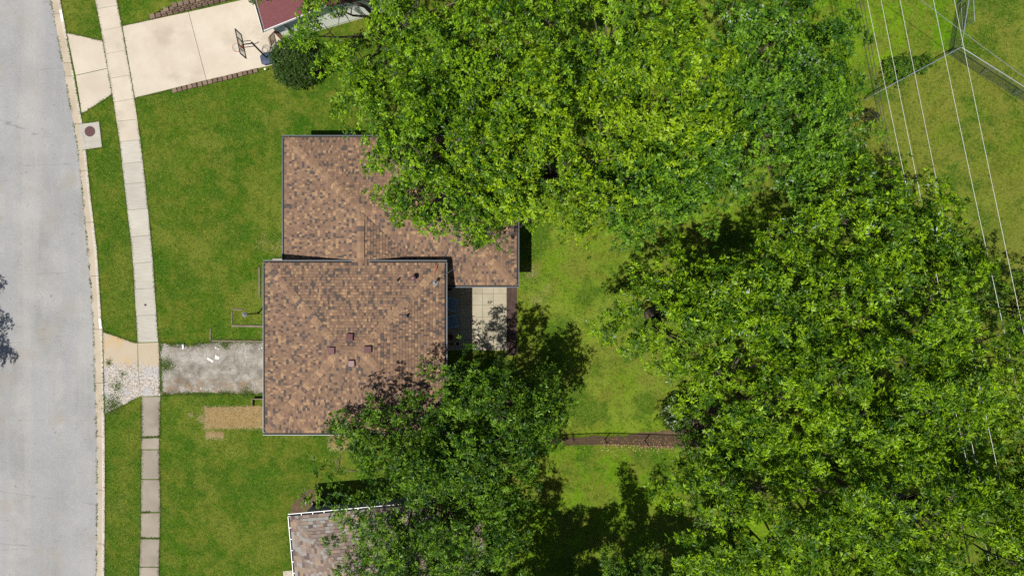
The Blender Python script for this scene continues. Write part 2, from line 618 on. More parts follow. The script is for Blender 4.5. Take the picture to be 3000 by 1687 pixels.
ys_fine = list(range(-700, 2500, 40))
gut = [W(*p) for p in resample(gutter_px, ys_fine)]
crb = [W(*p) for p in resample(curb_px, ys_fine)]
poly("ground", [(-YF, -YF), (YF, -YF), (YF, YF), (-YF, YF)], -0.2, M['grass'])
poly("road", [(-37.5, crb[0].y)] + [(p.x + 0.05, p.y) for p in gut] + [(-37.5, crb[-1].y)], -0.13, M['road'])
poly("lawn", [(p.x - 0.02, p.y) for p in crb] + [(YF - 10, crb[-1].y), (YF - 10, crb[0].y)], 0.0, M['grass'])

# curb and gutter, in cast segments
curb = empty("curb", W(250, 500), kind='structure')
joint_ys = [-250, -95, 38, 183, 222, 362, 500, 651, 808, 965, 1122, 1279, 1436, 1594, 1750, 1900]
for a, b in zip(joint_ys[:-1], joint_ys[1:]):
    yy = [a + 0.5] + [y for y in range(int(a) + 10, int(b), 20)] + [b - 0.5]
    g_ = [W(*p) for p in resample(gutter_px, yy)]
    c_ = [W(*p) for p in resample(curb_px, yy)]
    mb = MB()
    mt = MB()
    prof, prof2 = [], []
    for pg, pc, y in zip(g_, c_, yy):
        d = (pc - pg)
        L = d.length
        d.normalize()
        dip = 1.0
        for (d0, d1) in ((120, 335), (985, 1195)):
            if d0 < y < d1:
                dip = 0.35
        top = -0.1 + 0.125 * dip
        j = rnd.uniform(-0.012, 0.012)
        prof.append([pg + d * j + Vector((0, 0, -0.118)), pg + d * (L - 0.24) + Vector((0, 0, -0.105)), pg + d * (L - 0.20) + Vector((0, 0, -0.095)),
                     pg + d * (L - 0.165) + Vector((0, 0, top - 0.02))])
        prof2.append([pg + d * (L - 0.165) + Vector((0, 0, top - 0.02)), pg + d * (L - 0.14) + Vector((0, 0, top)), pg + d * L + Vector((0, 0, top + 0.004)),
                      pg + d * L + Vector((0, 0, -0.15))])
    for pr, m_ in ((prof, mb), (prof2, mt)):
        n = len(pr[0])
        vs_ = [p for r in pr for p in r]
        fs_ = []
        for i in range(len(pr) - 1):
            for k in range(n - 1):
                fs_.append((i * n + k, i * n + k + 1, (i + 1) * n + k + 1, (i + 1) * n + k)[::-1])
        m_.add(vs_, fs_)
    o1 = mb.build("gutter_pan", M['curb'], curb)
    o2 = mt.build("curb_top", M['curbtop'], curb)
reparent(curb)

# sidewalk slabs
sw = empty("sidewalk", W(360, 500), kind='structure')
L_px = [(255, -120), (279, 0), (303, 120), (330, 280), (351, 415), (367, 562), (388, 737), (404, 1003)]
R_px = [(317, -120), (342, 0), (357, 78), (394, 287), (411, 408), (429, 562), (446, 737), (464, 1001)]
jl = [-110, -45, 27, 91, 159, 231, 300, 356, 416, 480, 540, 616, 694, 772, 847, 924, 1003]
jr = [-120, -55, 17, 79, 148, 220, 289, 350, 409, 473, 534, 611, 689, 767, 844, 923, 1001]
SLAB = []
for i in range(len(jl) - 1):
    pts = resample(L_px, [jl[i] + .4, jl[i + 1] - .3]) + resample(R_px, [jr[i + 1] - .3, jr[i] + .4])
    z = 0.025 + rnd.uniform(-0.006, 0.006)
    SLAB.append((pts, z, 'conc_new' if jl[i] < 415 else 'conc_mid'))
L2 = [(416, 1161), (414, 1440), (413, 1571), (408, 1687), (406, 1900)]
R2 = [(470, 1161), (466, 1318), (470, 1493), (465, 1687), (463, 1900)]
for a, b in zip([1161, 1281, 1317, 1404, 1501, 1577, 1660, 1760], [1279, 1316, 1403, 1499, 1574, 1659, 1758, 1860]):
    SLAB.append((resample(L2, [a + .8, b - .8]) + resample(R2, [b - .8, a + .8]), 0.022 + rnd.uniform(-0.008, 0.006), 'conc_old'))
for pts, z, mk in SLAB:
    MB().prism([W(*p) for p in pts], -0.05, z).build("slab", M[mk], sw, bevel=0.008)
reparent(sw)

# beige driveway at the top
dw = empty("driveway", W(550, 160), kind='structure')


def lerp(a, b, f):
    return (a[0] + (b[0] - a[0]) * f, a[1] + (b[1] - a[1]) * f)


top0, top1 = (359, 78), (800, -23)
bot0, bot1 = (395.5, 287), (800, 190)
d_j = [(top0, bot0), ((553, 36.5), (605, 235)), ((790, -17), (830, 184))]
for (a, b), (c, d) in zip(d_j[:-1], d_j[1:]):
    off = 0.5
    MB().prism([W(a[0] + off, a[1]), W(b[0] + off, b[1]), W(d[0] - off, d[1]), W(c[0] - off, c[1])], -0.05, 0.028).build("slab", M['conc_new'], dw, bevel=0.008)
for pts in ([(196, 97), (301, 121), (315, 200), (222, 221)], [(222.5, 222.5), (315.5, 201.5), (328, 277), (240, 334)]):
    MB().prism([W(*p) for p in pts], -0.06, 0.012).build("slab", M['conc_new'], dw, bevel=0.008)
reparent(dw)

# catch basin pad and cover
pad = empty("storm_drain", W(267, 398), "square concrete storm drain pad with round rusty iron cover beside curb", "drain")
MB().prism([W(*p) for p in [(233, 365), (291.5, 357), (300, 431), (242, 440)]], -0.12, 0.05).build("concrete_pad", M['conc_mid'], pad, bevel=0.01)
mb = MB().lathe(W(265, 386, 0.0), [(0.31, 0.045), (0.31, 0.058), (0.285, 0.062), (0.28, 0.058)], 28)
MB.build(mb, "manhole_cover", M['manhole'], pad)
mb = MB()
c = W(265, 386)
for k in range(-4, 5):
    hw = math.sqrt(max(0, 0.26 ** 2 - (k * 0.055) ** 2))
    if hw > 0.05:
        mb.box(c.x + k * 0.055, c.y, 0.062, 0.014, hw * 2, 0.008)
mb.build("cover_rib", M['manhole'], pad)
reparent(pad)


# lower driveway and its broken apron
def wob(pts, amp, step=8):
    out = []
    n = len(pts)
    for i in range(n):
        a, b = pts[i], pts[(i + 1) % n]
        L = math.hypot(b[0] - a[0], b[1] - a[1])
        k = max(1, int(L / step))
        for j in range(k):
            f = j / k
            q = lerp(a, b, f)
            am = amp if j else 0
            out.append((q[0] + rnd.uniform(-am, am), q[1] + rnd.uniform(-am, am)))
    return out


poly("asphalt_driveway", [W(*p) for p in wob([(467, 1006), (560, 1012), (620, 1002), (830, 1000), (830, 1152), (700, 1152), (560, 1151), (471, 1156)], 3.0)], 0.012, M['drive_old'])
ap = empty("driveway_apron", W(390, 1080), kind='structure')
MB().prism([W(*p) for p in wob([(302, 972), (386, 1002), (403, 1004.5), (405, 1086), (411, 1160), (309, 1211), (305, 1100)], 1.2, 15)], -0.08, 0.014).build("slab", M['apron_old'], ap)
MB().prism([W(*p) for p in [(404.5, 1005), (465, 1003), (470, 1159), (412.5, 1160), (406.5, 1086)]], -0.08, 0.018).build("slab", M['apron_old'], ap)
reparent(ap)

# dead-grass rectangles, dirt strip, mulch beds
poly("straw_patch", [W(*p) for p in wob([(602, 1194), (660, 1192), (800, 1188), (800, 1253), (602, 1253)], 2.6, 5)], 0.008, M['straw'])
poly("straw_patch", [W(*p) for p in wob([(604, 1265), (654, 1264), (654, 1280), (604, 1280)], 1.8, 5)], 0.008, M['straw'])
poly("straw_patch", [W(*p) for p in wob([(967, 1255), (1022, 1255), (1020, 1314), (967, 1315)], 1.2)], 0.008, M['straw'])
poly("dirt_strip", [W(*p) for p in wob([(1560, 1283), (1700, 1279), (1790, 1277), (1880, 1268), (1950, 1262), (2010, 1250), (2070, 1185), (2110, 1190), (2110, 1310), (1960, 1312), (1760, 1301), (1600, 1303), (1560, 1303)], 5, 8)], 0.008, M['dirt'])
poly("mulch_bed", [W(*p) for p in [(1484, 800), (1514, 800), (1514, 1040), (1484, 1040)]], 0.02, M['mulch'])
poly("mulch_bed", [W(*p) for p in wob([(795, 195), (812, 150), (900, 130), (985, 190), (975, 205), (930, 222), (885, 252), (835, 238), (805, 222)], 2)], 0.008, M['mulch'])
poly("bare_bed", [W(*p) for p in wob([(853, 1480), (875, 1452), (905, 1432), (935, 1432), (960, 1445), (960, 1520), (850, 1520)], 3)], 0.008, M['dirt'])

# raised lawn behind the block wall (top left)
wa, wb = W(446, 58), W(770, -21)
wdir = (wb - wa).normalized()
wback = Vector((-wdir.y, wdir.x, 0))
WL = (wb - wa).length


def wall_h(f):
    return min(0.62, 0.10 + 0.15 * int(max(0, (f * WL - 0.35)) / 0.42))


mb = MB()
N = 24
for i in range(N + 1):
    f = i / N
    p = wa + wdir * (WL * f)
    h = min(0.6, 0.12 + 0.33 * f * WL) - 0.03
    q = p + wback * 0.24
    r_ = p + wback * 6.0
    e = W(*resample(R_px, [58 - 4 - f * 170])[0]) + Vector((0.05, 0, 0))
    mb.v += [(q.x, q.y, h * (1 if i else 0.3)), (lerp(q, r_, .4)[0], lerp(q, r_, .4)[1], h), (r_.x, r_.y, h)]
for i in range(N):
    for k in range(2):
        a = i * 3 + k
        mb.f.append((a, a + 3, a + 4, a + 1))
        mb.c.append(None)
# toe sloping to the sidewalk
p = wa + wback * 0.24
q = wa + wback * 6.0
o = len(mb.v)
toe = wa - wdir * 1.3
mb.v += [(toe.x, toe.y, -0.01), (toe.x + wback.x * 3, toe.y + wback.y * 3, -0.01), (toe.x + wback.x * 6, toe.y + wback.y * 6, -0.01)]
mb.f += [(o, 0, 1, o + 1), (o + 1, 1, 2, o + 2)]
mb.c += [None, None]
mb.build("grass_bank", M['grass'], None, True)["kind"] = 'structure'

rw = empty("retaining_wall", wa, "stacked tan concrete block retaining wall along the beige driveway", "retaining wall")
blk = []
for v in range(4):
    m_ = MB()
    w2, d2, h2 = 0.165, 0.13, 0.07
    top = [(-w2 + .012, -d2 + .02), (-w2 * .5, -d2), (w2 * .5, -d2), (w2 - .012, -d2 + .02), (w2 * .8, d2), (-w2 * .8, d2)]
    top = [(x_ + rnd.uniform(-.008, .008), y_ + rnd.uniform(-.008, .008)) for x_, y_ in top]
    m_.prism(top, -h2, h2)
    ob = m_.build("block", M['block'], rw)
    blk.append(ob.data)
    bpy.data.objects.remove(ob)
ang = math.atan2(wdir.y, wdir.x)
for course in range(4):
    x_ = 0.25 + course * 0.42 + (0.17 if course % 2 else 0)
    if course == 0:
        x_ = 0.1
    while x_ < WL:
        p = wa + wdir * x_ + wback * (0.12 + course * 0.035)
        o = bpy.data.objects.new("block", blk[rnd.randrange(4)])
        COL.objects.link(o)
        o.parent = rw
        o.location = p - wa + Vector((0, 0, 0.075 + course * 0.148))
        o.rotation_euler = (0, 0, ang + rnd.uniform(-.03, .03))
        x_ += 0.352

# edging blocks on the lower edge of that driveway
e0, e1 = W(506, 268), W(757, 207)
ed = (e1 - e0).normalized()
be = empty("block_edging", e0, "single row of grey brown blocks edging beige driveway beside the lawn", "edging")
n_e = 17
ea = math.atan2(ed.y, ed.x)
for i in range(n_e):
    p = e0 + ed * ((i + 0.5) * (e1 - e0).length / n_e)
    o = bpy.data.objects.new("block", blk[rnd.randrange(4)])
    COL.objects.link(o)
    o.parent = be
    o.location = p - e0 + Vector((rnd.uniform(-.01, .01), rnd.uniform(-.015, .015), 0.04 + 0.01 * i / n_e))
    o.rotation_euler = (rnd.uniform(-.04, .04), rnd.uniform(-.04, .04), ea + rnd.uniform(-.06, .06))
    o.scale = (0.86, 0.95, 1)

# ------------------------------------------------------------------ shingled roofs
PAL_MAIN = [(A(150, 122, 100), .38), (A(137, 110, 93), .27), (A(99, 89, 84), .17), (A(182, 149, 116), .1), (A(165, 135, 108), .08)]
PAL_CAP = [(A(163, 133, 107), .5), (A(152, 122, 100), .25), (A(182, 149, 117), .15), (A(112, 97, 92), .1)]
PAL_NB = [(A(160, 146, 136), .3), (A(144, 126, 117), .24), (A(174, 152, 131), .17), (A(170, 167, 161), .17), (A(120, 104, 100), .12)]


def pick(pal):
    r = rnd.random()
    for c, w in pal:
        r -= w
        if r < 0:
            break
    j = rnd.uniform(0.93, 1.07)
    return (c[0] * j, c[1] * j * rnd.uniform(.985, 1.015), c[2] * j, 1)


def clip(poly2, conv):
    out = poly2
    n = len(conv)
    for i in range(n):
        a, b = conv[i], conv[(i + 1) % n]
        ex, ey = b[0] - a[0], b[1] - a[1]
        res = []
        for k in range(len(out)):
            p, q = out[k], out[(k + 1) % len(out)]
            sp = ex * (p[1] - a[1]) - ey * (p[0] - a[0])
            sq = ex * (q[1] - a[1]) - ey * (q[0] - a[0])
            if sp >= 0:
                res.append(p)
            if (sp >= 0) != (sq >= 0):
                f = sp / (sp - sq)
                res.append((p[0] + f * (q[0] - p[0]), p[1] + f * (q[1] - p[1])))
        out = res
        if len(out) < 3:
            return []
    return out


def shingle_face(corners, pal, expo=0.158, wlo=0.09, whi=0.18, thick=0.017):
    """corners: eave start, eave end, then up and round (anticlockwise seen from outside)"""
    cs = [Vector(c) for c in corners]
    u = (cs[1] - cs[0]).normalized()
    nrm = u.cross(cs[-1] - cs[0]).normalized()
    if nrm.z < 0:
        nrm = -nrm
    v = nrm.cross(u).normalized()
    uv = [((c - cs[0]).dot(u), (c - cs[0]).dot(v)) for c in cs]
    vmax = max(p[1] for p in uv)
    umin, umax = min(p[0] for p in uv), max(p[0] for p in uv)
    pieces = []
    k = 0
    while k * expo < vmax:
        v0, v1 = k * expo, min((k + 1) * expo + 0.004, vmax)
        x_ = umin - rnd.uniform(0, 0.3)
        tooth = rnd.random() < .5
        while x_ < umax:
            w_ = rnd.uniform(wlo, whi) if tooth else rnd.uniform(wlo * 0.8, whi * 0.7)
            pg = clip([(x_ + .0006, v0), (x_ + w_ - .0006, v0), (x_ + w_ - .0006, v1), (x_ + .0006, v1)], uv)
            x_ += w_
            tt = thick * (1.9 if tooth else 1.0)
            tooth = not tooth
            if len(pg) < 3:
                continue
            top, bot = [], []
            for (a_, b_) in pg:
                p = cs[0] + u * a_ + v * b_
                top.append(p + nrm * (0.004 + tt * (1 - (b_ - v0) / expo * 0.92)))
                bot.append(p + nrm * 0.0005)
            n = len(pg)
            fs = [tuple(range(n))] + [(i, i + n, (i + 1) % n + n, (i + 1) % n) for i in range(n)]
            ar = abs(sum(pg[i][0] * pg[(i + 1) % n][1] - pg[(i + 1) % n][0] * pg[i][1] for i in range(n))) / 2
            cen = sum(top, Vector()) / n
            pieces.append((top + bot, fs, pick(pal), ar, cen))
        k += 1
    return pieces


def build_roof(parent, faces, pal, nsingle, visible, mat, **kw):
    deck = MB()
    P = []
    for cs in faces:
        deck.add(cs, [tuple(range(len(cs)))])
        P += shingle_face(cs, pal, **kw)
    roof = deck.build("roof", M['deck'], parent)
    so = roof.modifiers.new("solid", 'SOLIDIFY')
    so.thickness = 0.1
    so.offset = -1 if deck_up(deck) else 1
    vis = sorted([p for p in P if visible(p[4])], key=lambda p: -p[3])
    single = vis[:nsingle]
    ids = set(id(p) for p in single)
    for p in single:
        MB().add(p[0], p[1], p[2]).build("shingle", mat, roof)
    rest = MB()
    for p in P:
        if id(p) not in ids:
            rest.add(p[0], p[1], p[2])
    ro = rest.build("shingle_field", mat, roof)
    ro["kind"] = 'stuff'
    return roof


def deck_up(mb):
    a, b, c = [Vector(mb.v[i]) for i in mb.f[0][:3]]
    return (b - a).cross(c - a).z > 0


def cap_row(roof, a, b, n1, n2, pal, step=0.2, half=0.2, lift=0.02, name="ridge_cap", mat=None):
    """cap shingles from a (low) to b; n1, n2 = normals of the faces left and right of a->b"""
    a, b = Vector(a), Vector(b)
    d = (b - a).normalized()
    n1, n2 = Vector(n1).normalized(), Vector(n2).normalized()
    if n1.x * -d.y + n1.y * d.x < 0:
        n1, n2 = n2, n1
    s1 = n1.cross(d).normalized()
    s2 = d.cross(n2).normalized()
    up = (n1 + n2).normalized()
    if abs(d.z) > .05:
        a = a + d * .13
    L = (b - a).length
    n = max(1, int(L / step))
    st = L / n
    for i in range(n):
        p0 = a + d * (i * st)
        p1 = a + d * min(L, (i + 1) * st + 0.03)
        h = half * rnd.uniform(.95, 1.05)
        l0, l1 = lift + 0.012, lift
        vs = [p0 + s1 * h + n1 * l0, p0 + up * (l0 + .004), p0 + s2 * h + n2 * l0,
              p1 + s1 * h + n1 * l1, p1 + up * (l1 + .004), p1 + s2 * h + n2 * l1]
        lo = [p0 + s1 * h, p0, p0 + s2 * h, p1 + s1 * h, p1, p1 + s2 * h]
        fs = [(0, 1, 4, 3), (1, 2, 5, 4), (0, 6, 7, 1), (1, 7, 8, 2), (0, 3, 9, 6), (2, 8, 11, 5)]
        MB().add(vs + lo, fs, pick(pal)).build(name, mat or M['shingle'], roof)


def nrm_of(cs):
    a, b, c = Vector(cs[0]), Vector(cs[1]), Vector(cs[2])
    n = (b - a).cross(c - a).normalized()
    return n if n.z > 0 else -n


def gutter_run(parent, p0, p1, out, mat, w=0.125, d=0.11):
    p0, p1, out = Vector(p0), Vector(p1), Vector(out).normalized()
    dn = Vector((0, 0, -1))
    sec = [(-0.005, 0.0), (-0.005, d), (w, d), (w + .012, 0.015), (w + .012, -.006), (w - .012, -.006), (w - .012, 0.02), (w - .014, d - .012), (0.01, d - .012), (0.01, 0.0)]
    vs = []
    for p in (p0, p1):
        vs += [p + out * a + dn * b for a, b in sec]
    n = len(sec)
    fs = [(i, (i + 1) % n, (i + 1) % n + n, i + n) for i in range(n)] + [tuple(range(n))[::-1], tuple(i + n for i in range(n))]
    g_ = MB().add(vs, fs).build("gutter", mat, parent)
    shade_mb = MB()  # dark strip in the trough: painted inner shade, gives depth
    a_, b_ = out * .012 + dn * (d * .55), out * (w - .016) + dn * (d * .55)
    shade_mb.add([p0 + a_, p1 + a_, p1 + b_, p0 + b_], [(0, 1, 2, 3)])
    shade_mb.build("gutter_shade_strip", M['gutter_shade'], g_)
    return g_


house = empty("house", (-8.2, -1.0, 0), "large brown shingled hip roof house with lower hipped back wing", "house")
# main block
HM, HR = 4.1, 5.25
mx0, mx1, my1, my0 = -12.97, -3.55, 1.32, -7.60
rx0, rx1, ry = -8.75, -7.80, -3.15
SWc, SEc, NEc, NWc = (mx0, my0, HM), (mx1, my0, HM), (mx1, my1, HM), (mx0, my1, HM)
R0, R1 = (rx0, ry, HR), (rx1, ry, HR)
f_s = [SWc, SEc, R1, R0]
f_n = [NEc, NWc, R0, R1]
f_w = [NWc, SWc, R0]
f_e = [SEc, NEc, R1]
roof_m = build_roof(house, [f_s, f_n, f_w, f_e], PAL_MAIN, 170, lambda c: c.x < -6 and c.y > -6.5, M['shingle'])
cap_row(roof_m, NWc, R0, nrm_of(f_w), nrm_of(f_n), PAL_CAP)
cap_row(roof_m, NEc, R1, nrm_of(f_n), nrm_of(f_e), PAL_CAP)
cap_row(roof_m, SWc, R0, nrm_of(f_s), nrm_of(f_w), PAL_CAP)
cap_row(roof_m, SEc, R1, nrm_of(f_e), nrm_of(f_s), PAL_CAP)
cap_row(roof_m, R0, R1, nrm_of(f_n), nrm_of(f_s), PAL_CAP)
# wing
HW, HWR = 2.85, 4.14
wx0, wx1, wy1, wy0 = -12.38, 0.25, 8.17, 0.165
Jx, Jy = -7.95, 4.08
J2x = -3.85
TL, TR, BR, BL = (wx0, wy1, HW), (wx1, wy1, HW), (wx1, wy0, HW), (wx0, wy0, HW)
J, J2, JB = (Jx, Jy, HWR), (J2x, Jy, HWR), (Jx, my1 - .1, HWR)
p2 = (HWR - HW) / (Jy - wy0)
VB = (Jx + (Jy - wy0), wy0, HW)
g_n = [TR, TL, J, J2]
g_w = [TL, BL, (Jx, wy0, HWR), J]
g_e = [BR, TR, J2]
g_s = [VB, BR, J2, J]
g_v = [(Jx, wy0, HWR), VB, J]


def face_v():
    # east side of the short ridge: eave direction runs along y, so list its low edge first
    return [VB, J, (Jx, wy0, HWR)]


roof_w = build_roof(house, [g_n, g_w, g_e, g_s], PAL_MAIN, 120, lambda c: (c.x < -8.5 and c.y > 1.7) or (c.x < -9.3 and c.y > 1.5), M['shingle'])
# shingles of the small face right of the short ridge
vface = []
u_cs = [(Jx + (Jy - wy0), wy0, HW), (Jx + (Jy - wy0), Jy, HW), (Jx, Jy, HWR), (Jx, wy0, HWR)]
P_ = shingle_face(u_cs, PAL_MAIN)
mb = MB()
for p in P_:
    c = p[4]
    if (c.x - Jx) < (Jy - c.y) - 0.02 and c.y > 0.95:
        mb.add(p[0], p[1], p[2])
mb.build("shingle_field", M['shingle'], roof_w)["kind"] = 'stuff'
MB().add([(Jx, wy0, HWR - .003), (VB[0], VB[1], HW - .003), (Jx, Jy, HWR - .003)], [(0, 1, 2)]).build("valley_deck", M['deck'], roof_w)
cap_row(roof_w, TL, J, nrm_of(g_w), nrm_of(g_n), PAL_CAP)
cap_row(roof_w, TR, J2, nrm_of(g_n), nrm_of(g_e), PAL_CAP)
cap_row(roof_w, BR, J2, nrm_of(g_e), nrm_of(g_s), PAL_CAP)
cap_row(roof_w, J, J2, nrm_of(g_n), nrm_of(g_s), PAL_CAP)
cap_row(roof_w, (Jx, my1 - .25, HWR), (Jx, Jy - .1, HWR), nrm_of(g_w), nrm_of(u_cs), PAL_CAP, lift=0.02)
# raised ridge vent on the short ridge
cap_row(roof_w, (Jx, my1 + .25, HWR + .03), (Jx, Jy - .55, HWR + .03), nrm_of(g_w), nrm_of(u_cs), PAL_CAP, step=0.25, half=0.19, lift=0.045, name="ridge_vent")
# walls (soffit 0.1 under the eave)
MB().box((mx0 + mx1) / 2, (my0 + my1) / 2, (HM - .12) / 2, mx1 - mx0 - 0.9, my1 - my0 - 0.9, HM - 0.12).build("wall", M['siding'], house)
MB().box((wx0 + wx1) / 2, (wy0 + wy1) / 2, (HW - .1) / 2, wx1 - wx0 - 0.8, wy1 - wy0 - 0.8, HW - 0.10).build("wall", M['siding'], house)


def ring(x0, x1, y0, y1, z, w, hgt, name, mat, parent):
    mb = MB()
    mb.box((x0 + x1) / 2, y0 + w / 2, z, x1 - x0, w, hgt)
    mb.box((x0 + x1) / 2, y1 - w / 2, z, x1 - x0, w, hgt)
    mb.box(x0 + w / 2, (y0 + y1) / 2, z, w, y1 - y0 - 2 * w, hgt)
    mb.box(x1 - w / 2, (y0 + y1) / 2, z, w, y1 - y0 - 2 * w, hgt)
    return mb.build(name, mat, parent)


ring(mx0 + .02, mx1 - .02, my0 + .02, my1 - .02, HM - 0.115, 0.48, 0.02, "soffit", M['soffit'], house)
ring(wx0 + .02, wx1 - .02, wy0 + .02, wy1 - .02, HW - 0.115, 0.44, 0.02, "soffit", M['soffit'], house)
e_ = 0.02
gw = 0.13
GM = M['gutter']
gutter_run(house, (mx0 - gw, my1, HM - e_), (Jx - .42, my1, HM - e_), (0, 1, 0), GM)
gutter_run(house, (Jx + .42, my1, HM - e_), (mx1 + gw, my1, HM - e_), (0, 1, 0), GM)
gutter_run(house, (mx0, my0, HM - e_), (mx0, my1 - .001, HM - e_), (-1, 0, 0), GM)
gutter_run(house, (mx1, my0, HM - e_), (mx1, my1 - .001, HM - e_), (1, 0, 0), GM)
gutter_run(house, (mx0 - gw, my0, HM - e_), (mx1 + gw, my0, HM - e_), (0, -1, 0), GM)
gutter_run(house, (wx0 - gw, wy1, HW - e_), (wx1 + gw, wy1, HW - e_), (0, 1, 0), GM)
gutter_run(house, (wx0, my1 - .4, HW - e_), (wx0, wy1 - .001, HW - e_), (-1, 0, 0), GM)
gutter_run(house, (wx1, wy0, HW - e_), (wx1, wy1 - .001, HW - e_), (1, 0, 0), GM)
gutter_run(house, (mx1 - .44, wy0, HW - e_), (wx1 + gw, wy0, HW - e_), (0, -1, 0), GM)


def on_main(px, py, face):
    """point on a main roof plane seen at a pixel"""
    n = nrm_of(face)
    a = Vector(face[0])
    d = W(px, py, 0) - Vector((0, 0, CAM_H))
    o = Vector((0, 0, CAM_H))
    t_ = (a - o).dot(n) / d.dot(n)
    return o + d * t_, n


# box vents
for px, py, fc in ((1026, 989, f_n), (975, 1026, f_w), (1077, 1023, f_e), (1031, 1062, f_s)):
    p, n = on_main(px, py, fc)
    mb = MB()
    q = n.to_track_quat('Z', 'Y')
    w2 = 0.16
    vs = []
    for zz, ww in ((0.0, w2 * .8), (0.10, w2 * .8), (0.10, w2 * 1.08), (0.155, w2 * 1.08), (0.175, w2 * .92)):
        vs += [p + n * zz + Vector((a * ww, b * ww, -(n.x * a * ww + n.y * b * ww) / n.z)) for a, b in ((-1, -1), (1, -1), (1, 1), (-1, 1))]
    fs = []
    for r in range(4):
        for k in range(4):
            fs.append((r * 4 + k, r * 4 + (k + 1) % 4, r * 4 + 4 + (k + 1) % 4, r * 4 + 4 + k))
    fs.append((16, 17, 18, 19))
    mb.add(vs, fs).build("roof_vent", M['vent'], roof_m)
    fl = [p + n * 0.022 + Vector((a * .23, b * .23, -(n.x * a * .23 + n.y * b * .23) / n.z)) for a, b in ((-1, -1), (1, -1), (1, 1), (-1, 1))]
# pipes
for px, py, fc in ((1166, 821, f_n), (1193, 926, f_e)):
    p, n = on_main(px, py, fc)
    MB().tube([p, p + Vector((0, 0, .38))], 0.045, 12).build("vent_pipe", M['pipe'], roof_m)
    MB().tube([p, p + n * .05], [0.11, 0.06], 12).build("pipe_boot", M['pipe'], roof_m)
p, n = on_main(1213, 815, f_n)
MB().lathe(p, [(0.07, 0.0), (0.07, 0.34)], 14).build("flue_pipe", M['vent'], roof_m)
MB().lathe(p, [(0.10, 0.33), (0.145, 0.35), (0.145, 0.42), (0.06, 0.47)], 20).build("flue_cap", M['vent'], roof_m)
# service mast with wires
p, n = on_main(1276, 828, f_e)
MB().tube([p - Vector((0, 0, .1)), p + Vector((0, 0, 0.55))], 0.03, 10).build("service_mast", M['steel'], roof_m)
MB().lathe(p + Vector((0, 0, .5)), [(0.035, 0), (0.085, 0.03), (0.085, 0.1), (0.03, 0.15)], 12).build("weatherhead", M['steel'], roof_m)
MB().add([p + Vector((a, b, -(n.x * a + n.y * b) / n.z + .03)) for a, b in ((-.16, -.1), (.06, -.16), (.14, .06), (-.08, .12))], [(0, 1, 2, 3)]).build("mast_flashing", M['steel'], roof_m)
hd = p + Vector((0, 0, .6))


def sag(a, b, drop, n=14):
    a, b = Vector(a), Vector(b)
    return [a.lerp(b, i / n) - Vector((0, 0, drop * 4 * (i / n) * (1 - i / n))) for i in range(n + 1)]


far = W(1750, 520, 6.5)
swr = empty("service_drop", hd, "thin twisted service wires running from roof mast into the tree", "wire")
MB().tube(sag(hd + Vector((.25, .2, .0)), far, 0.35), 0.007, 6).build("cable", M['wiredark'], swr)
MB().tube(sag(hd + Vector((.25, .24, .03)), far + Vector((0, .1, .05)), 0.25), 0.005, 6).build("neutral", M['wiredark'], swr)
for k in range(3):
    a = hd + Vector((0.05 * k, 0, .05))
    MB().tube([a, a + Vector((.12 + .05 * k, .03 - .08 * k, .12)), a + Vector((.22, .12 - .06 * k, .02)), hd + Vector((.25, .2, 0))], 0.009, 6).build("drip_loop", M['wiredark'], swr)
reparent(swr)
pa, _ = on_main(1270, 805, f_n)
MB().tube([pa + Vector((0, 0, .06)), pa + Vector((.08, .15, .1)), pa + Vector((.16, .33, .08)), pa + Vector((.2, .55, .02))], 0.02, 6).build("orange_lead", M['wire_orange'], roof_m)
reparent(house)

# concrete step beside the front, and landscape timbers
MB().prism([W(*p) for p in [(801, 757), (845, 757), (845, 771), (801, 771)]], 0, 0.16).build("entry_step", M['conc_old'], None, bevel=0.01)
tag(bpy.data.objects["entry_step"], "small grey concrete entry step tucked under the front eave", "step")


def timber(px0, py0, px1, py1, w, label):
    a, b = W(px0, py0), W(px1, py1)
    mb = MB()
    L = (b - a).length
    o = MB().box(L / 2, 0, w * .35, L, w, w * .7).build("landscape_timber", M['timber'], None, bevel=0.012)
    o.location = a
    o.rotation_euler = (0, 0, math.atan2(b.y - a.y, b.x - a.x))
    tag(o, label, "timber", "old timbers edging the front beds")


timber(679, 954, 800, 956, 0.12, "weathered timber below the lamp post running to the house wall")
timber(680, 906, 712, 907, 0.09, "short rotten timber above the lamp post in the grass")
timber(680, 912, 680, 948, 0.07, "timber half sunk in grass closing the lamp post bed's outer end")
timber(621, 998, 800, 1000, 0.1, "long timber on the cracked driveway's grassy upper edge")
timber(617, 962, 617, 997, 0.08, "short timber standing off from cracked driveway edge at right angles")
timber(760, 782, 761, 872, 0.09, "pale timber lying in grass parallel to the front eave")

# lamp post
lb = W(757, 917)
lp = empty("lamp_post", lb, "black lamp post standing in the timber edged front bed", "lamp post")
MB().tube([lb, lb + Vector((0, 0, 1.75))], 0.04, 10).build("pole", M['blackmetal'], lp)
MB().tube([lb, lb + Vector((0, 0, .12))], [0.09, 0.05], 10).build("foot", M['blackmetal'], lp)
MB().lathe(lb + Vector((0, 0, 1.75)), [(0.05, 0), (0.10, 0.05), (0.12, 0.28), (0.13, 0.30)], 6).build("lantern", M['solar'], lp)
MB().lathe(lb + Vector((0, 0, 2.05)), [(0.16, 0), (0.15, 0.02), (0.05, 0.12), (0.015, 0.17)], 6).build("lantern_cap", M['steel'], lp)
reparent(lp)

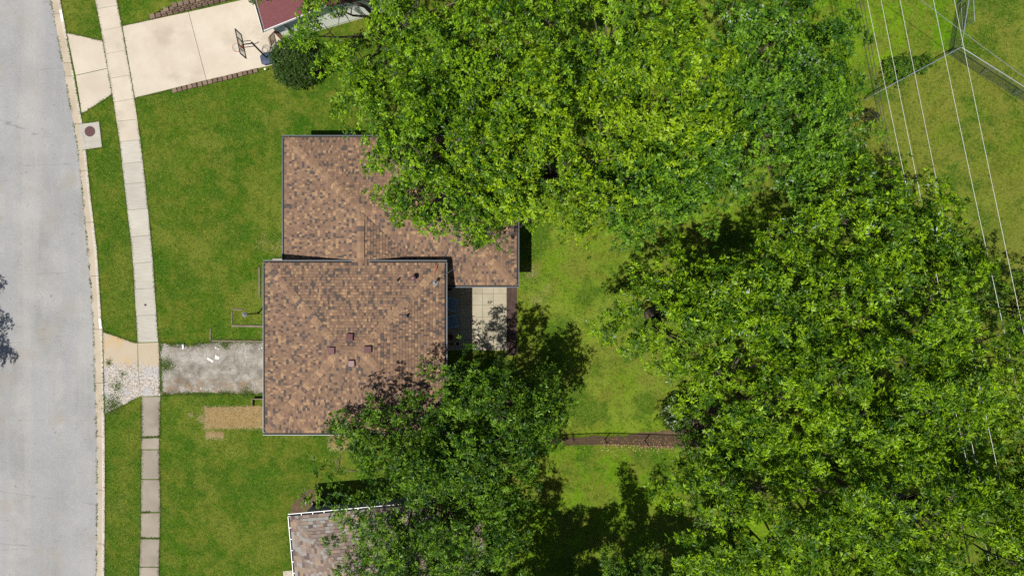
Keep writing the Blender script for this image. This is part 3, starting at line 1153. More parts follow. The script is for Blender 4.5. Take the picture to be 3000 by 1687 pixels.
# window well / small planter box at the garage corner
pl = empty("planter_box", W(765, 1172), "dark timber planter box against the house beside straw patch", "planter")
x0, y0 = W(744, 1187).x, W(744, 1187).y
x1, y1 = W(790, 1166).x, W(790, 1166).y
for a, b in (((x0, y0), (x0, y1)), ((x0, y1), (x1, y1))):
    MB().obox((a[0], a[1], 0.16), (b[0], b[1], .16), 0.05, 0.3).build("side_board", M['timber'], pl)
MB().box((x0 + x1) / 2, (y0 + y1) / 2, 0.05, x1 - x0 - .06, y1 - y0 - .06, 0.1).build("fill", M['grass'], pl)
reparent(pl)

# ------------------------------------------------------------------ patio
pt = empty("patio", W(1400, 930), kind='structure')
gx = [1300, 1345, 1378, 1413.5, 1446, 1484.5]
gy = [826, 860, 894, 929, 964, 996, 1026]
for i in range(len(gx) - 1):
    for k in range(len(gy) - 1):
        j = [rnd.uniform(-.25, .25) for _ in range(4)]
        MB().prism([W(gx[i] + .2 + j[0], gy[k] + .2), W(gx[i + 1] - .2 + j[1], gy[k] + .2), W(gx[i + 1] - .2 + j[2], gy[k + 1] - .2), W(gx[i] + .2 + j[3], gy[k + 1] - .2)],
                   -0.02, 0.035 + rnd.uniform(-.003, .003)).build("slab", M['patio'] if 'patio' in M else M.setdefault('patio', concrete("patio_concrete", A(202, 193, 168), A(184, 175, 152), A(146, 136, 116), 0.6)), pt, bevel=0.012)
reparent(pt)


def adirondack(loc, rz, label):
    r = empty("garden_chair", loc, label, "chair", "blue chairs on the patio")
    r.rotation_euler = (0, 0, rz)
    m_ = M['chair']
    for s in (-1, 1):
        MB().obox((0.30, s * .27, 0), (0.30, s * .27, .52), 0.09, 0.03).build("leg", m_, r)
        MB().obox((-0.22, s * .25, 0), (-0.18, s * .25, .52), 0.08, 0.03).build("leg", m_, r)
        MB().add([(-.28, s * .26, .53), (.40, s * .24, .53), (.42, s * .38, .53), (.05, s * .40, .53), (-.28, s * .33, .53),
                  (-.28, s * .26, .555), (.40, s * .24, .555), (.42, s * .38, .555), (.05, s * .40, .555), (-.28, s * .33, .555)],
                 [(0, 1, 2, 3, 4), (9, 8, 7, 6, 5), (0, 5, 6, 1), (1, 6, 7, 2), (2, 7, 8, 3), (3, 8, 9, 4), (4, 9, 5, 0)]).build("armrest", m_, r)
    for k in range(6):
        x_ = 0.30 - k * 0.088
        MB().box(x_, 0, 0.37 - k * .022, 0.078, 0.54, 0.02).build("seat_slat", m_, r)
    MB().box(0.36, 0, 0.335, 0.02, 0.56, 0.07).build("front_rail", m_, r)
    for k in range(5):
        yb, yt = (k - 2) * 0.095, (k - 2) * 0.118
        h = 0.95 - abs(k - 2) * 0.035
        MB().obox((-0.17, yb, .25), (-0.44, yt, h), 0.088, 0.02, Vector((1, 0, .4))).build("back_slat", m_, r)
    MB().box(-0.35, 0, 0.66, 0.025, 0.56, 0.05).build("back_rail", m_, r)
    return r


adirondack(W(1322, 889) + Vector((0, 0, .035)), -0.30, "blue slatted patio chair turned away from its twin, beside the wing wall")
adirondack(W(1324, 941) + Vector((0, 0, .035)), 0.20, "blue slatted patio chair nearer the orange pot on patio")


def pot(px, py, r, h, mat, soilm, label, name="flower_pot"):
    c = W(px, py) + Vector((0, 0, .035))
    o = empty(name, c, label, "pot")
    MB().lathe((0, 0, 0), [(r * .7, 0), (r * .95, h * .85), (r * 1.05, h * .86), (r * 1.05, h), (r * .9, h), (r * .88, h * .88)], 20).build("body", mat, o, True)
    MB().lathe((0, 0, 0), [(r * .87, h * .8), (r * .86, h * .885)], 20).build("soil", soilm, o)
    return o


pot(1321, 985, 0.17, 0.3, M['terracotta'], M['mulch'], "red orange flower pot in the shade by the house wall")
pot(1318, 844, 0.16, 0.3, M['black'], M['mulch'], "black round pot in the shaded patio corner under wing eave")
pot(1342, 1006, 0.14, 0.22, M['stone_pale'], M['mulch'], "pale stone pot in the shade at patio end")
pot(1323, 1007, 0.11, 0.15, M['yellow'], M['mulch'], "small yellow pot beside the red orange pot")
pot(1395, 1003, 0.16, 0.2, M['stone_pale'], M['dirt'], "pale stone pot in the sun at patio end under leaves")
ringo = MB()
cc = W(1377, 1003)
ringo.tube([(cc.x + .2 * math.cos(a), cc.y + .2 * math.sin(a), .05) for a in np.linspace(0, 2 * math.pi, 25)], 0.012, 6)
tag(ringo.build("wire_hoop", M['steel']), "thin metal hoop lying on the patio between stone pots", "hoop")

# ------------------------------------------------------------------ neighbour house, bottom
nb = empty("neighbour_house", W(1050, 1700), "neighbouring house with grey tan shingles and white gutters under dark tree", "house")
HN = 2.75
c0 = W(850, 1512, HN)
ex = (W(1030, 1496, HN) - c0).normalized()
ey = Vector((ex.y, -ex.x, 0))
wN, dN = 10.5, 9.0
hs = 4.5
pN = 0.36


def nbp(a, b, z):
    return c0 + ex * a + ey * b + Vector((0, 0, z - HN))


nw, ne, se, sw_ = nbp(0, 0, HN), nbp(wN, 0, HN), nbp(wN, dN, HN), nbp(0, dN, HN)
r0, r1 = nbp(hs, hs, HN + hs * pN), nbp(wN - hs, hs, HN + hs * pN)
fn_ = [ne, nw, r0, r1]
fw_ = [nw, sw_, r0]
fs_ = [sw_, se, r1, r0]
fe_ = [se, ne, r1]
roof_n = build_roof(nb, [fn_, fw_, fs_, fe_], PAL_NB, 290, lambda c: (c - c0).dot(ex) < 4.2 and (c - c0).dot(ey) < 3.4, M['shingle'], expo=0.175, wlo=0.16, whi=0.4)
cap_row(roof_n, nw, r0, nrm_of(fw_), nrm_of(fn_), PAL_NB, 0.15, 0.17)
cap_row(roof_n, ne, r1, nrm_of(fn_), nrm_of(fe_), PAL_NB, 0.3, 0.17)
cap_row(roof_n, r0, r1, nrm_of(fn_), nrm_of(fs_), PAL_NB, 0.3, 0.17)
gutter_run(nb, nw - ex * .12 + Vector((0, 0, -.02)), ne + ex * .12 + Vector((0, 0, -.02)), -ey, M['gutterwhite'])
gutter_run(nb, sw_ + Vector((0, 0, -.02)), nw + ey * .001 + Vector((0, 0, -.02)), -ex, M['gutterwhite'])
for k in range(1, 8):
    q = nw + ex * (k * .62)
    MB().obox(q - ey * .0 + Vector((0, 0, -.012)), q - ey * .12 + Vector((0, 0, -.012)), 0.03, 0.012).build("gutter_hanger", M['gutterwhite'], nb)
    q = nw + ey * (k * .62)
    MB().obox(q + Vector((0, 0, -.012)), q - ex * .12 + Vector((0, 0, -.012)), 0.03, 0.012).build("gutter_hanger", M['gutterwhite'], nb)
ov = 0.35
wl = MB()
wl.prism([nbp(ov, ov, 0), nbp(wN - ov, ov, 0), nbp(wN - ov, dN - ov, 0), nbp(ov, dN - ov, 0)], 0, HN - .1)
wl.build("wall", M['siding_dark'], nb)
for k in range(13):
    z = 0.25 + k * 0.19
    a, b = nbp(ov, ov, z), nbp(wN - ov, ov, z)
    MB().add([a - ey * .004, b - ey * .004, b - ey * .022 + Vector((0, 0, -.01)), a - ey * .022 + Vector((0, 0, -.01)), a - ey * .004 + Vector((0, 0, .17)), b - ey * .004 + Vector((0, 0, .17))],
             [(3, 2, 5, 4), (0, 1, 2, 3)]).build("siding_board", M['siding_dark'], nb)
sf = MB()
sf.prism([nbp(.02, .02, 0), nbp(wN - .02, .02, 0), nbp(wN - .02, .36, 0), nbp(.02, .36, 0)], HN - .115, HN - .1)
sf.build("soffit", M['soffit'], nb)
reparent(nb)
poly("front_walk", [W(*p) for p in [(829, 1672), (880, 1668), (880, 1720), (833, 1720)]], 0.012, M['conc_new'])
pc = W(905, 1462)
o = empty("cleanout_pipe", pc, "short white plastic cleanout pipe standing in bare bed", "pipe")
MB().lathe((0, 0, 0), [(0.055, 0), (0.055, .4), (0.07, .41), (0.07, .5), (0.03, .53)], 14).build("body", M['white'], o)
pc = W(916, 1472)
o = empty("drain_cap", pc, "black corrugated drain end beside the white cleanout pipe", "drain")
MB().tube([(0, 0, .06), (.1, -.1, .06), (.26, -.25, .05)], 0.06, 12).build("hose", M['black'], o)
MB().lathe((0, 0, 0.0), [(0.075, 0), (0.075, .13), (.06, .15)], 12).build("collar", M['black'], o)

# ------------------------------------------------------------------ neighbour house, top left (maroon roof)
hh = 2.55
q0 = W(775, 90, hh)
hx = (W(945, 42, hh) - q0).normalized()
hy = Vector((-hx.y, hx.x, 0))
mh = empty("maroon_roof_house", q0 * 1.0, "neighbour's pale sided house with maroon roof and solar panel", "house")


def mp(a, b, z):
    return q0 + hx * a + hy * b + Vector((0, 0, z - hh))


ML, MD = 7.5, 9.0
fr = MB()
ridge = 3.75
pitch = 0.22
fr.add([mp(0, 0, hh), mp(ridge, 0, hh + ridge * pitch), mp(ridge, MD, hh + ridge * pitch), mp(0, MD, hh)], [(0, 1, 2, 3)])
fr.add([mp(ridge, 0, hh + ridge * pitch), mp(ML, 0, hh), mp(ML, MD, hh), mp(ridge, MD, hh + ridge * pitch)], [(0, 1, 2, 3)])
rf = fr.build("roof", M['maroon'], mh)
so = rf.modifiers.new("solid", 'SOLIDIFY')
so.thickness = 0.12
so.offset = -1
# gable wall facing the driveway side
gw_ = MB()
ov = 0.3
gw_.add([mp(ov, ov, 0), mp(ML - ov, ov, 0), mp(ML - ov, ov, hh - .06), mp(ridge, ov, hh + ridge * pitch - .14), mp(ov, ov, hh - .06)], [(0, 1, 2, 3, 4)])
gw_.add([mp(ov, ov, 0), mp(ov, MD - ov, 0), mp(ov, MD - ov, hh - .08), mp(ov, ov, hh - .08)], [(3, 2, 1, 0)])
gw_.add([mp(ML - ov, ov, 0), mp(ML - ov, MD - ov, 0), mp(ML - ov, MD - ov, hh - .08), mp(ML - ov, ov, hh - .08)], [(0, 1, 2, 3)])
gw_.build("wall", M['siding_pale'], mh)
nb_ = 17
for k in range(nb_):
    z0_ = 0.28 + k * 0.17
    zt = z0_ + .168

    def span(z):
        if z < hh - .1:
            return ov + .12, ML - ov
        d = (z - (hh - .1)) / pitch
        return ov + d, ML - ov - d
    a0, b0 = span(z0_)
    a1, b1 = span(zt)
    if b1 - a1 < .3:
        break
    MB().add([mp(a0, ov - .028, z0_), mp(b0, ov - .028, z0_), mp(b1, ov - .006, zt), mp(a1, ov - .006, zt), mp(a0, ov, z0_), mp(b0, ov, z0_)],
             [(0, 1, 2, 3), (4, 5, 1, 0)]).build("siding_board", M['siding_pale'], mh)
# brick return at the front corner
for r_ in range(18):
    for k in range(2):
        a = 0.0 + ov - .10 + k * .11
        MB().add([mp(a + .004, ov - .05, .02 + r_ * .08), mp(a + .104, ov - .05, .02 + r_ * .08), mp(a + .104, ov - .05, .088 + r_ * .08), mp(a + .004, ov - .05, .088 + r_ * .08),
                  mp(a + .004, ov + .04, .02 + r_ * .08), mp(a + .104, ov + .04, .02 + r_ * .08), mp(a + .104, ov + .04, .088 + r_ * .08), mp(a + .004, ov + .04, .088 + r_ * .08)],
                 [(0, 1, 2, 3), (3, 2, 6, 7), (1, 5, 6, 2), (0, 3, 7, 4), (0, 4, 5, 1)]).build("brick", M['brick'], mh)
gutter_run(mh, mp(0, -.05, hh - .01), mp(0, MD, hh - .01), -hx, M['gutterwhite'], 0.14, .12)
MB().obox(mp(0.0, -.015, hh - .03), mp(ridge, -.015, hh + ridge * pitch - .03), 0.03, 0.16).build("rake_board", M['gutterwhite'], mh)
ds = [mp(-.06, -.02, hh - .1), mp(.1, ov - .09, hh - .28), mp(.98, ov - .09, hh - .42), mp(1.02, ov - .09, .1)]
for a, b in zip(ds[:-1], ds[1:]):
    MB().obox(a, b, 0.10, 0.08).build("downspout", M['gutterwhite'], mh)
for i in range(2):
    for k in range(2):
        a, b = 0.62 + i * 1.02, 1.42 + k * 1.7
        n_ = Vector(hx) * -pitch + Vector((0, 0, 1))
        n_.normalize()
        vs = [mp(a + da, b + db, hh + (a + da) * pitch) + n_ * .09 for da, db in ((0, 0), (.98, 0), (.98, 1.65), (0, 1.65))]
        vs += [v_ - n_ * .035 for v_ in vs]
        MB().add(vs, [(0, 1, 2, 3), (0, 4, 5, 1), (1, 5, 6, 2), (2, 6, 7, 3), (3, 7, 4, 0)]).build("solar_panel", M['solar'], mh)
reparent(mh)
# doormat beside the house
dm = MB().prism([W(*p) for p in [(785, 112), (800, 97), (806, 119), (792, 140)]], 0.03, 0.05).build("door_mat", M['mat'])
tag(dm, "tan rubber mat lying on the driveway beside the maroon roofed house", "mat")
poly("side_walk_slab", [W(*p) for p in [(772, 95), (815, 85), (838, 150), (800, 170)]], 0.022, M['conc_new'])

# ------------------------------------------------------------------ basketball hoop
bh = empty("basketball_hoop", W(783, 172), "portable basketball hoop with clear backboard standing on the beige driveway", "basketball hoop")
RIMH = 2.6
base = W(785, 174)
bw = Vector((15, -72, 0)).normalized()      # along the board
bn = Vector((-bw.y * -1, bw.x * -1, 0))
bn = Vector((-72, -15, 0)).normalized()     # toward the rim
bdir = Vector((15, -72, 0)).normalized()
mbb = MB()
ba = math.atan2(bn.y, bn.x)
c_ = base - bn * .15
vs = []
for zz, sx, sy in ((0, .55, .36), (.16, .52, .33), (.24, .34, .2)):
    vs += [Vector((c_.x, c_.y, zz + .03)) + bn * (a * sx) + bdir * (b * sy) for a, b in ((-1, -.6), (-.6, -1), (.6, -1), (1, -.6), (1, .6), (.6, 1), (-.6, 1), (-1, .6))]
fs = []
for r in range(2):
    for k in range(8):
        fs.append((r * 8 + k, r * 8 + 8 + k, r * 8 + 8 + (k + 1) % 8, r * 8 + (k + 1) % 8))
fs.append(tuple(range(16, 24))[::-1])
mbb.add(vs, fs).build("base", M['basegrey'], bh)
ptop = W(737, 125, 2.75)
MB().tube([base + Vector((0, 0, .15)), ptop], 0.05, 12).build("pole", M['blackmetal'], bh)
bc_low = W(717.5, 144, RIMH - .05)
# board: lower edge centre and upper edge centre
HB = 0.86
WB = 1.36
b0_ = W(715, 138, RIMH - .1)
b0_ = Vector((b0_.x, b0_.y, 0))


def bp(u_, z, out=0.0):
    return b0_ + bdir * u_ + bn * out + Vector((0, 0, z))


zb = RIMH - .08
for (a, b) in ((bp(-WB / 2, zb + .02), bp(WB / 2, zb + .02)), (bp(-WB / 2, zb + HB), bp(WB / 2, zb + HB)), (bp(-WB / 2 + .02, zb + .04), bp(-WB / 2 + .02, zb + HB - .02)), (bp(WB / 2 - .02, zb + .04), bp(WB / 2 - .02, zb + HB - .02))):
    MB().obox(a, b, 0.045, 0.05).build("board_frame", M['blackmetal'], bh)
for u_ in (-.2, .2):
    MB().obox(bp(u_, zb + .04, -.03), bp(u_, zb + HB - .02, -.03), 0.035, 0.035).build("board_brace", M['blackmetal'], bh)
MB().add([bp(-WB / 2, zb + .02, .02), bp(WB / 2, zb + .02, .02), bp(WB / 2, zb + HB, .02), bp(-WB / 2, zb + HB, .02),
          bp(-WB / 2, zb + .02, .028), bp(WB / 2, zb + .02, .028), bp(WB / 2, zb + HB, .028), bp(-WB / 2, zb + HB, .028)],
         [(3, 2, 1, 0), (4, 5, 6, 7), (0, 1, 5, 4), (1, 2, 6, 5), (2, 3, 7, 6), (3, 0, 4, 7)]).build("backboard", M['acrylic'], bh)
for (a, b) in ((bp(-.3, zb + .12, .035), bp(.3, zb + .12, .035)), (bp(-.3, zb + .55, .035), bp(.3, zb + .55, .035)), (bp(-.3, zb + .12, .035), bp(-.3, zb + .55, .035)), (bp(.3, zb + .12, .035), bp(.3, zb + .55, .035))):
    MB().obox(a, b, 0.01, 0.045).build("target_stripe", M['orange'], bh)
rc = bp(0, RIMH, .15 + .228)
ringp = [rc + Vector((math.cos(a), math.sin(a), 0)) * .228 for a in np.linspace(0, 2 * math.pi, 33)]
MB().tube(ringp, 0.011, 6, False).build("rim", M['orange'], bh)
MB().obox(bp(0, RIMH - .02, .02), bp(0, RIMH - .02, .16), 0.12, 0.03).build("rim_bracket", M['orange'], bh)
net = MB()
for k in range(12):
    for s_ in (-1, 1):
        pp = []
        for j in range(5):
            a = 2 * math.pi * (k + s_ * j * .5) / 12
            r_ = .225 - .03 * j + (.006 * j * j if j > 3 else 0)
            pp.append(rc + Vector((math.cos(a) * r_, math.sin(a) * r_, -.1 * j)))
        net.tube(pp, 0.006, 4, False)
net.build("net", M['net'], bh)
for s_ in (-.09, .09):
    for dz in (0.12, 0.5):
        MB().tube([ptop + bdir * s_ + Vector((0, 0, dz - .45)), bp(s_, zb + dz, -.05)], 0.02, 8).build("support_arm", M['blackmetal'], bh)
MB().tube([ptop + Vector((0, 0, -.3)), ptop - bn * .35 + Vector((0, 0, -.15))], 0.02, 8).build("lift_handle", M['blackmetal'], bh)
reparent(bh)

# ------------------------------------------------------------------ curb address paint, debris, sidewalk cover
for (y0_, y1_, lab) in ((31, 64, "white painted address block on the curb beside the beige driveway"), (934, 962, "white painted address block on the curb by the broken driveway apron")):
    yy = np.linspace(y0_, y1_, 6)
    cc = resample(curb_px, yy)
    mb = MB()
    vs_ = []
    for (cx_, cy_) in cc:
        p = W(cx_, cy_)
        vs_ += [p + Vector((-.150, 0, .0285)), p + Vector((-.03, 0, .0335))]
    mb.add(vs_, [(i * 2, i * 2 + 1, i * 2 + 3, i * 2 + 2)[::-1] for i in range(5)])
    ap_ = empty("curb_number", W(*cc[2]), lab, "painted number")
    mb.build("paint", M['white'], ap_)
    for k in range(4):
        p = W(*resample(curb_px, [y0_ + (k + .8) * (y1_ - y0_) / 4.8])[0])
        MB().box(p.x - .10, p.y, .0345, .05, .02, .002).build("digit", M['blackmetal'], ap_)
        MB().box(p.x - .10 + rnd.uniform(-.02, .02), p.y + .03, .0345, .014, .04, .002).build("digit", M['blackmetal'], ap_)
    reparent(ap_)

o = MB().box(0, 0, 0.02, .4, .13, .025, 0).build("white_board", M['board_white'], None, bevel=.004)
o.location = W(617, 1054) + Vector((0, 0, .012))
o.rotation_euler = (0, 0, -0.55)
tag(o, "white broken board lying on the cracked asphalt driveway", "board")
mb = MB()
mb.prism([(-.13, -.1), (.1, -.12), (.13, .02), (.0, .08), (-.12, .16)], 0, .02)
o = mb.build("board_scrap", M['board_white'], None, bevel=.004)
o.location = W(637, 1046) + Vector((0, 0, .014))
tag(o, "jagged white scrap next to the broken board on cracked driveway", "scrap")
mb = MB()
for k, (px, py) in enumerate(((536, 1021), (741, 1020), (760, 1021), (768, 1019), (590, 1137), (625, 1131), (633, 1018), (640, 1022), (530, 1024))):
    p = W(px, py)
    r_ = rnd.uniform(.025, .06)
    n = 6
    pts = [(p.x + math.cos(a) * r_ * rnd.uniform(.5, 1.3), p.y + math.sin(a) * r_ * rnd.uniform(.5, 1.2)) for a in np.linspace(0, 2 * math.pi, n, endpoint=False)]
    ob = MB().prism(pts, .012, .04).build("stone_chip", M['board_white'])
    tag(ob, "pale stone chip lying on the cracked asphalt driveway", "stone", "pale chips on the cracked driveway")
o = empty("splash_pipe", W(538, 1014), "small white and black downpipe stub at cracked driveway's upper edge", "pipe")
MB().tube([(0, -.12, .06), (0, .1, .07)], .045, 10).build("stub", M['white'], o)
MB().lathe((0.03, .12, 0), [(.06, 0), (.06, .1)], 10).build("collar", M['black'], o)
o = MB().lathe((0, 0, 0), [(.075, 0), (.075, .006), (.06, .009)], 16).build("valve_cover", M['blackmetal'])
o.location = W(427, 893) + Vector((0, 0, .026))
tag(o, "small round black valve cover set in the pale sidewalk", "cover")
so_ = empty("garden_light", W(782, 208), "small white garden light in the grassy corner below round bush", "light")
MB().tube([(0, 0, 0), (0, 0, .25)], .012, 6).build("stake", M['blackmetal'], so_)
MB().lathe((0, 0, .25), [(.04, 0), (.05, .08), (.055, .09), (.02, .12)], 10).build("head", M['white'], so_)

# ------------------------------------------------------------------ chain link fences
t = NT("chain_link")
uvn = t.objpos()
wv = []
for r in (0.785, -0.785):
    k = t.n("ShaderNodeTexWave")
    k.wave_type = 'BANDS'
    k.bands_direction = 'X'
    t.l(t.mapping(uvn, rot=(0, r, 0)), k.inputs[0])
    k.inputs["Scale"].default_value = 3.2
    wv.append(t.rng(k.outputs["Fac"], 0.93, 0.98))
mask = t.math('MAXIMUM', wv[0], wv[1])
t.done(A(120, 126, 124), .5, .3)
tr = t.n("ShaderNodeBsdfTransparent")
ms = t.n("ShaderNodeMixShader")
t.l(mask, ms.inputs[0])
t.l(tr.outputs[0], ms.inputs[1])
t.l(t.b.outputs[0], ms.inputs[2])
t.l(ms.outputs[0], t.out.inputs[0])
M['mesh'] = t.m


def fence(pts, h, label, railm, step=2.4, mesh=True):
    root = empty("chain_link_fence", pts[0], label, "fence")
    for a, b in zip(pts[:-1], pts[1:]):
        a, b = Vector(a), Vector(b)
        L = (b - a).length
        d = (b - a).normalized()
        MB().tube([a + Vector((0, 0, h)), b + Vector((0, 0, h))], 0.026, 8).build("top_rail", railm, root)
        n = max(1, round(L / step))
        for i in range(n + 1):
            p = a + d * (L * i / n)
            MB().tube([p, p + Vector((0, 0, h + .04))], 0.03, 8).build("post", railm, root)
        if mesh:
            o = MB().box(0, 0, 0, L, 0.003, h - .06).build("mesh_panel", M['mesh'], root)
            o.location = (a + b) / 2 + Vector((0, 0, h / 2))
            o.rotation_euler = (0, 0, math.atan2(d.y, d.x))
    reparent(root)
    return root


def Wg(px, py, h):
    p = W(px, py, h)
    p.z = 0
    return p


fence([Wg(2560, 277, 1.2), Wg(2816, 139, 1.2), Wg(3200, 380, 1.2)], 1.2, "grey chain link fence meeting at a corner post below the power lines", M['steel'])
gt = empty("fence_gate", Wg(2850, 60, 1.15), "open chain link gate leaf swung out from the fence corner", "gate")
ga, gb = Wg(2852, 2, 1.15), Wg(2855, 62, 1.15)
for z in (.1, 1.15):
    MB().tube([ga + Vector((0, 0, z)), gb + Vector((0, 0, z))], .024, 8).build("rail", M['steel'], gt)
for p in (ga, gb):
    MB().tube([p + Vector((0, 0, .02)), p + Vector((0, 0, 1.18))], .024, 8).build("stile", M['steel'], gt)
o = MB().box(0, 0, 0, (gb - ga).length, .003, 1.03).build("mesh_panel", M['mesh'], gt)
o.location = (ga + gb) / 2 + Vector((0, 0, .625))
o.rotation_euler = (0, 0, math.atan2((gb - ga).y, (gb - ga).x))
reparent(gt)
fence([Wg(2816, 139, 1.2) + Vector((.03, .1, 0)), Wg(2862, -150, 1.2)], 1.2, "chain link fence run beyond the open gate leaf", M['steel'])
fence([Wg(1500, 1309, 1.15), Wg(1780, 1299, 1.15), Wg(1900, 1303, 1.15), Wg(2240, 1313, 1.15)], 1.15, "rusty railed chain link fence along the bare dirt strip", M['rust'])

# ------------------------------------------------------------------ overhead wires
def wire(x0, slope, z, mat, r, label, group, name="power_line"):
    pts = []
    for i in range(25):
        py = -900 + i * 150
        f = (i - 12) / 12
        zz = z - 0.5 * (1 - f * f)
        p = W(x0 + slope * py, py, z)
        p.z = zz
        pts.append(p)
    o = MB().tube(pts, r, 6).build(name, mat, None, True)
    tag(o, label, "wire", group)


for x0, sl, od in ((2555, .2185, 'nearest'), (2596, .208, 'second from'), (2652, .211, 'third from'), (2751, .220, 'fourth from'), (2813, .215, 'farthest from')):
    wire(x0, sl, 8.6, M['wirelight'], 0.0085, "pale bare overhead power line " + od + " the dark cables", "pale overhead power lines")
for x0, sl, od in ((2519, .205, 'farthest from'), (2531, .196, 'between two others beside'), (2541, .19, 'nearest')):
    wire(x0, sl, 6.2, M['wiredark'], 0.016, "dark overhead cable " + od + " the pale power lines", "dark overhead cables", "overhead_cable")
a, b = W(2560, -107, 5.5), W(3300, 437, 5.5)
tag(MB().tube(sag(a, b, .2), .013, 6).build("service_wire", M['steel']), "single grey wire slanting across the fence corner", "wire")

# ------------------------------------------------------------------ foliage
NPR = np.random.default_rng(11)


def unit(v):
    return v / np.maximum(np.linalg.norm(v, axis=-1, keepdims=True), 1e-9)


def leaf_mesh(name, pos, axis, k, L, wr, cols, spread, droop, rng, wind=(0, 0, 0), flat=0.3, pale=0.0, stalk=0.02):
    """pos, axis: sprays (n,3); k leaves per spray"""
    n = len(pos)
    P = np.repeat(pos, k, 0)
    Ax = np.repeat(axis, k, 0)
    m = n * k
    rv = unit(rng.normal(size=(m, 3)))
    perp = unit(np.cross(Ax, rv))
    al = rng.uniform(spread[0], spread[1], (m, 1))
    d = unit(Ax * np.cos(al) + perp * np.sin(al) + np.array(wind))
    d[:, 2] -= droop * rng.uniform(0.3, 1.2, m)
    d = unit(d)
    ll = L * rng.uniform(.65, 1.3, (m, 1))
    ww = ll * wr * rng.uniform(.8, 1.2, (m, 1))
    # leaf faces up-ish around its own axis
    nn = Ax * (1 - flat) + np.array([0, 0, 1.0]) * flat + rng.normal(size=(m, 3)) * .45
    side = unit(np.cross(d, nn))
    up = unit(np.cross(side, d))
    base = P + d * (ll * .1 + rng.uniform(0, .9, (m, 1)) * stalk) + rng.normal(size=(m, 3)) * .02
    v0 = base
    mid = base + d * ll * .5 + up * ll * .06
    v1 = mid + side * ww * .5
    v2 = base + d * ll - up * ll * .08
    v3 = mid - side * ww * .5
    V = np.stack([v0, v1, v2, v3], 1).reshape(-1, 3).astype(np.float32)
    me = bpy.data.meshes.new(name)
    me.vertices.add(m * 4)
    me.vertices.foreach_set("co", V.ravel())
    me.loops.add(m * 4)
    me.loops.foreach_set("vertex_index", np.arange(m * 4, dtype=np.int32))
    me.polygons.add(m)
    me.polygons.foreach_set("loop_start", np.arange(0, m * 4, 4, dtype=np.int32))
    me.polygons.foreach_set("loop_total", np.full(m, 4, dtype=np.int32))
    C = np.repeat(cols, k, 0)
    br = rng.uniform(.72, 1.28, (m, 1))
    C = C * br
    if pale:
        patch = np.sin(P[:, 0] * 2.1) + np.sin(P[:, 1] * 2.7 + 1) + np.sin((P[:, 0] + P[:, 1]) * .9)
        C[(rng.random(m) < pale * 12) & (patch > 1.3)] = np.array([.30, .37, .30])
    C = np.clip(C, 0, 1)
    C = np.concatenate([C, np.ones((m, 1))], 1).astype(np.float32)
    at = me.attributes.new("tint", 'FLOAT_COLOR', 'FACE')
    at.data.foreach_set("color", C.ravel())
    me.materials.append(M['leaf'])
    me.update()
    me.validate()
    return me


def crown_sprays(blobs, dens, rng, clump_r=(0.6, 1.05), inner=0.4):
    """blobs: (cx,cy,cz,rx,ry,rz). returns positions, axes, clump tone, clump centres"""
    pos, axs, tone, cents = [], [], [], []
    for (cx, cy, cz, rx, ry, rz) in blobs:
        area = 2 * math.pi * ((rx * ry) ** .8 + 2 * (rx * rz) ** .8) / 3
        nc = max(10, int(area / 1.85))
        ph = rng.uniform(0, 6.28, 5)
        for i in range(int(nc * (1 + inner))):
            isin = i >= nc
            if isin:
                z = rng.uniform(-.5, .8)
                a = rng.uniform(0, 2 * math.pi)
            else:
                z = 1.0 - 1.35 * (i + .5) / nc + rng.normal() * .05
                z = max(-.4, min(1.0, z))
                a = i * 2.39996 + ph[4] + rng.normal() * .18
            out = 1 + .12 * math.sin(2 * a + ph[0]) + .09 * math.sin(3 * a + ph[1]) + .09 * math.sin(5 * a + ph[2]) + .06 * math.sin(9 * a + ph[3])
            f = rng.uniform(.76, 1.03) if not isin else rng.uniform(.3, .75)
            rr = math.sqrt(max(0, 1 - z * z))
            c = np.array([cx + rx * rr * math.cos(a) * f * out, cy + ry * rr * math.sin(a) * f * out, cz + rz * z * f + rng.normal() * .3])
            cr = rng.uniform(*clump_r) * (1.0 if z > -.1 else .8)
            n = int(dens * cr * cr * rng.uniform(.6, 1.15))
            dv = unit(rng.normal(size=(n, 3)))
            dv[:, 2] = np.where(dv[:, 2] < -.3, -dv[:, 2], dv[:, 2])
            rad = cr * rng.uniform(.3, 1.0, (n, 1)) ** .5
            # ragged outline: a few sprays run far out
            rad *= np.where(rng.random((n, 1)) < .12, rng.uniform(1.0, 1.4, (n, 1)), 1.0)
            er = np.array([c[0] - cx, c[1] - cy, 0.0])
            er = er / max(1e-6, np.linalg.norm(er))
            ta = a + rng.normal() * .5 if np.linalg.norm(er) > .5 else a
            er = np.array([math.cos(ta), math.sin(ta), 0.0])
            et = np.array([-er[1], er[0], 0.0])
            q = dv * rad
            # boughs: clumps drawn out along their branch, drooping at the tip
            p = c + np.outer(q[:, 0] * 1.5, er) + np.outer(q[:, 1] * .72, et)
            p[:, 2] += q[:, 2] * .55 + rng.normal(size=n) * .12 - .18 * q[:, 0]
            ax = unit(er * .45 + (np.outer(q[:, 0], er) + np.outer(q[:, 1], et)) * .5 / cr + np.array([0, 0, .55]) + rng.normal(size=(n, 3)) * .28)
            pos.append(p)
            axs.append(ax)
            tone.append(np.full(n, rng.uniform(0, 1)))
            cents.append(c)
    return np.concatenate(pos), np.concatenate(axs), np.concatenate(tone), cents


